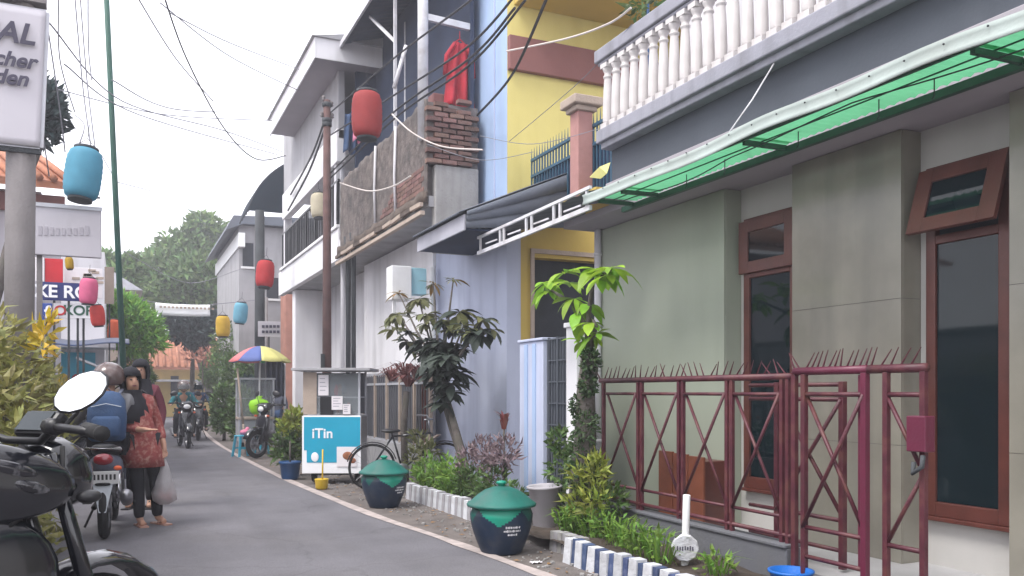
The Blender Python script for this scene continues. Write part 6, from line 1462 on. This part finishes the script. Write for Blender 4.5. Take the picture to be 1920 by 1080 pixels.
# plastic bag held in the hand (a thing of its own)
hw = Matrix.Translation(wm.location) @ Matrix.Rotation(wrz, 4, 'Z') @ J['pal'].to_4d(); hw = Vector(hw[:3])
q = MB(); h = hw+Vector((0,0,-.10)); rr = []
for i, (dz, w_, d_) in enumerate(((0,.014,.014),(-.1,.045,.035),(-.22,.085,.06),(-.34,.115,.085),(-.42,.11,.08),(-.46,.05,.04))):
    rr.append([h+Vector((w_*math.cos(a*.449)*(1+.10*math.sin(a*2+i*2)), d_*math.sin(a*.449)*(1+.1*math.cos(a*3+i)), dz)) for a in range(14)])
q.loft(rr); q.tube([hw+Vector((-.02,0,0)), h, hw+Vector((.02,0,0))], .007, 6)
for k in range(5): q.mi = 1; q.ell(h+Vector((random.uniform(-.05,.05), random.uniform(-.03,.03), -.36+random.uniform(-.05,.05))), .035, 10, 7)
tag(q.build('plastic_bag', ['bag_plastic', 'lantern_coral']), 'clear plastic bag of shopping held by the person in red tunic', 'bag')
pb = oD(264, 800, 9.9)
person('person in dark jacket standing behind the one in red tunic', (pb.x, pb.y, 0), math.pi-.3, {k: v*1.09 for k, v in body_joints().items()}, 'cloth_maroon', 'cloth_black', 'black', 'hijab:cloth_black', group=GP)
J1 = body_joints(True)
person('person riding the oncoming black motorbike in teal jacket and pale scarf', Vector(m1.location)+Vector((0,0,-.03)), math.pi+.08, J1, 'cloth_teal', 'cloth_black', 'black', 'helmet', group=GP, grip=True)
person('person riding the second motorbike in dark navy jacket', Vector(m2.location)+Vector((0,0,-.03)), math.pi-.1, J1, 'cloth_blue', 'cloth_black', 'black', 'helmet_black', group=GP, grip=True)
pv = oD(520, 700, 20.2)
person('person in slate clothes tending the stall under the parasol', (pv.x, pv.y, 0), math.pi-.6, body_joints(), 'cloth_slate', 'cloth_blue', 'black', None, group=GP)

# parked motorbikes and a covered stall on the left side, behind the people
for (px, Y, rz_, lab) in ((150, 13.0, 1.2, 'dark motorbike parked beneath the copy shop signs'), (120, 14.6, .7, 'dark motorbike parked behind the croton hedge')):
    c_ = oY(px, 800, Y); o = dup(m1, (c_.x, Y, 0), rz_, lab)
ST = thing('covered_stall', 'dark stall table under a navy cloth below the shop signs', 'stall', (-1.1, 15.5, 0))
c_ = oY(135, 700, 15.6)
q = MB(); q.grid(lambda u, v: Vector((c_.x-.7+1.4*u, 15.3+.04*math.sin(u*23), .1+1.25*v)), 40, 4); q.build('skirt', 'cloth_slate', ST, solid=.01)
q = MB(); q.box(c_.x-.72, c_.x+.72, 15.3, 16.1, 1.36, 1.40); q.build('table_top', 'tan_trim', ST)
for x in (-.7, .7): q = MB(); q.bar((c_.x+x, 16.05, 0), (c_.x+x, 16.05, 2.2), .05); q.build('post', 'galv', ST)
q = MB(); q.grid(lambda u, v: Vector((c_.x-.85+1.7*u, 15.0+1.2*v, 2.1+.15*v+.03*math.sin(u*9))), 20, 4); q.build('cover', 'navy', ST, solid=.01)
for i in range(6): q = MB(); q.lathe([(.07,0),(.09,.04),(.09,.2),(.05,.24)], (c_.x-.6+i*.23, 15.6, 1.402), 12); q.build('jar', ('lantern_coral', 'stool_blue', 'yellow_plastic')[i % 3], ST)
# ------------------------------------------------------------------ humid air over the lane
hz = MB(); hz.box(-45, 45, -8, 75, -1.05, 12.5)
hm_ = bpy.data.materials.new('haze'); hm_.use_nodes = True; hn = hm_.node_tree; hn.nodes.clear()
vo = hn.nodes.new('ShaderNodeVolumePrincipled'); vo.inputs['Density'].default_value = .0045; vo.inputs['Color'].default_value = (.93, .93, 1, 1); vo.inputs['Anisotropy'].default_value = .3
ho = hn.nodes.new('ShaderNodeOutputMaterial'); hn.links.new(vo.outputs[0], ho.inputs['Volume'])
MT['haze'] = hm_
tag(hz.build('haze', 'haze'), 'pale humid haze filling the air of the lane', 'haze', kind='stuff')
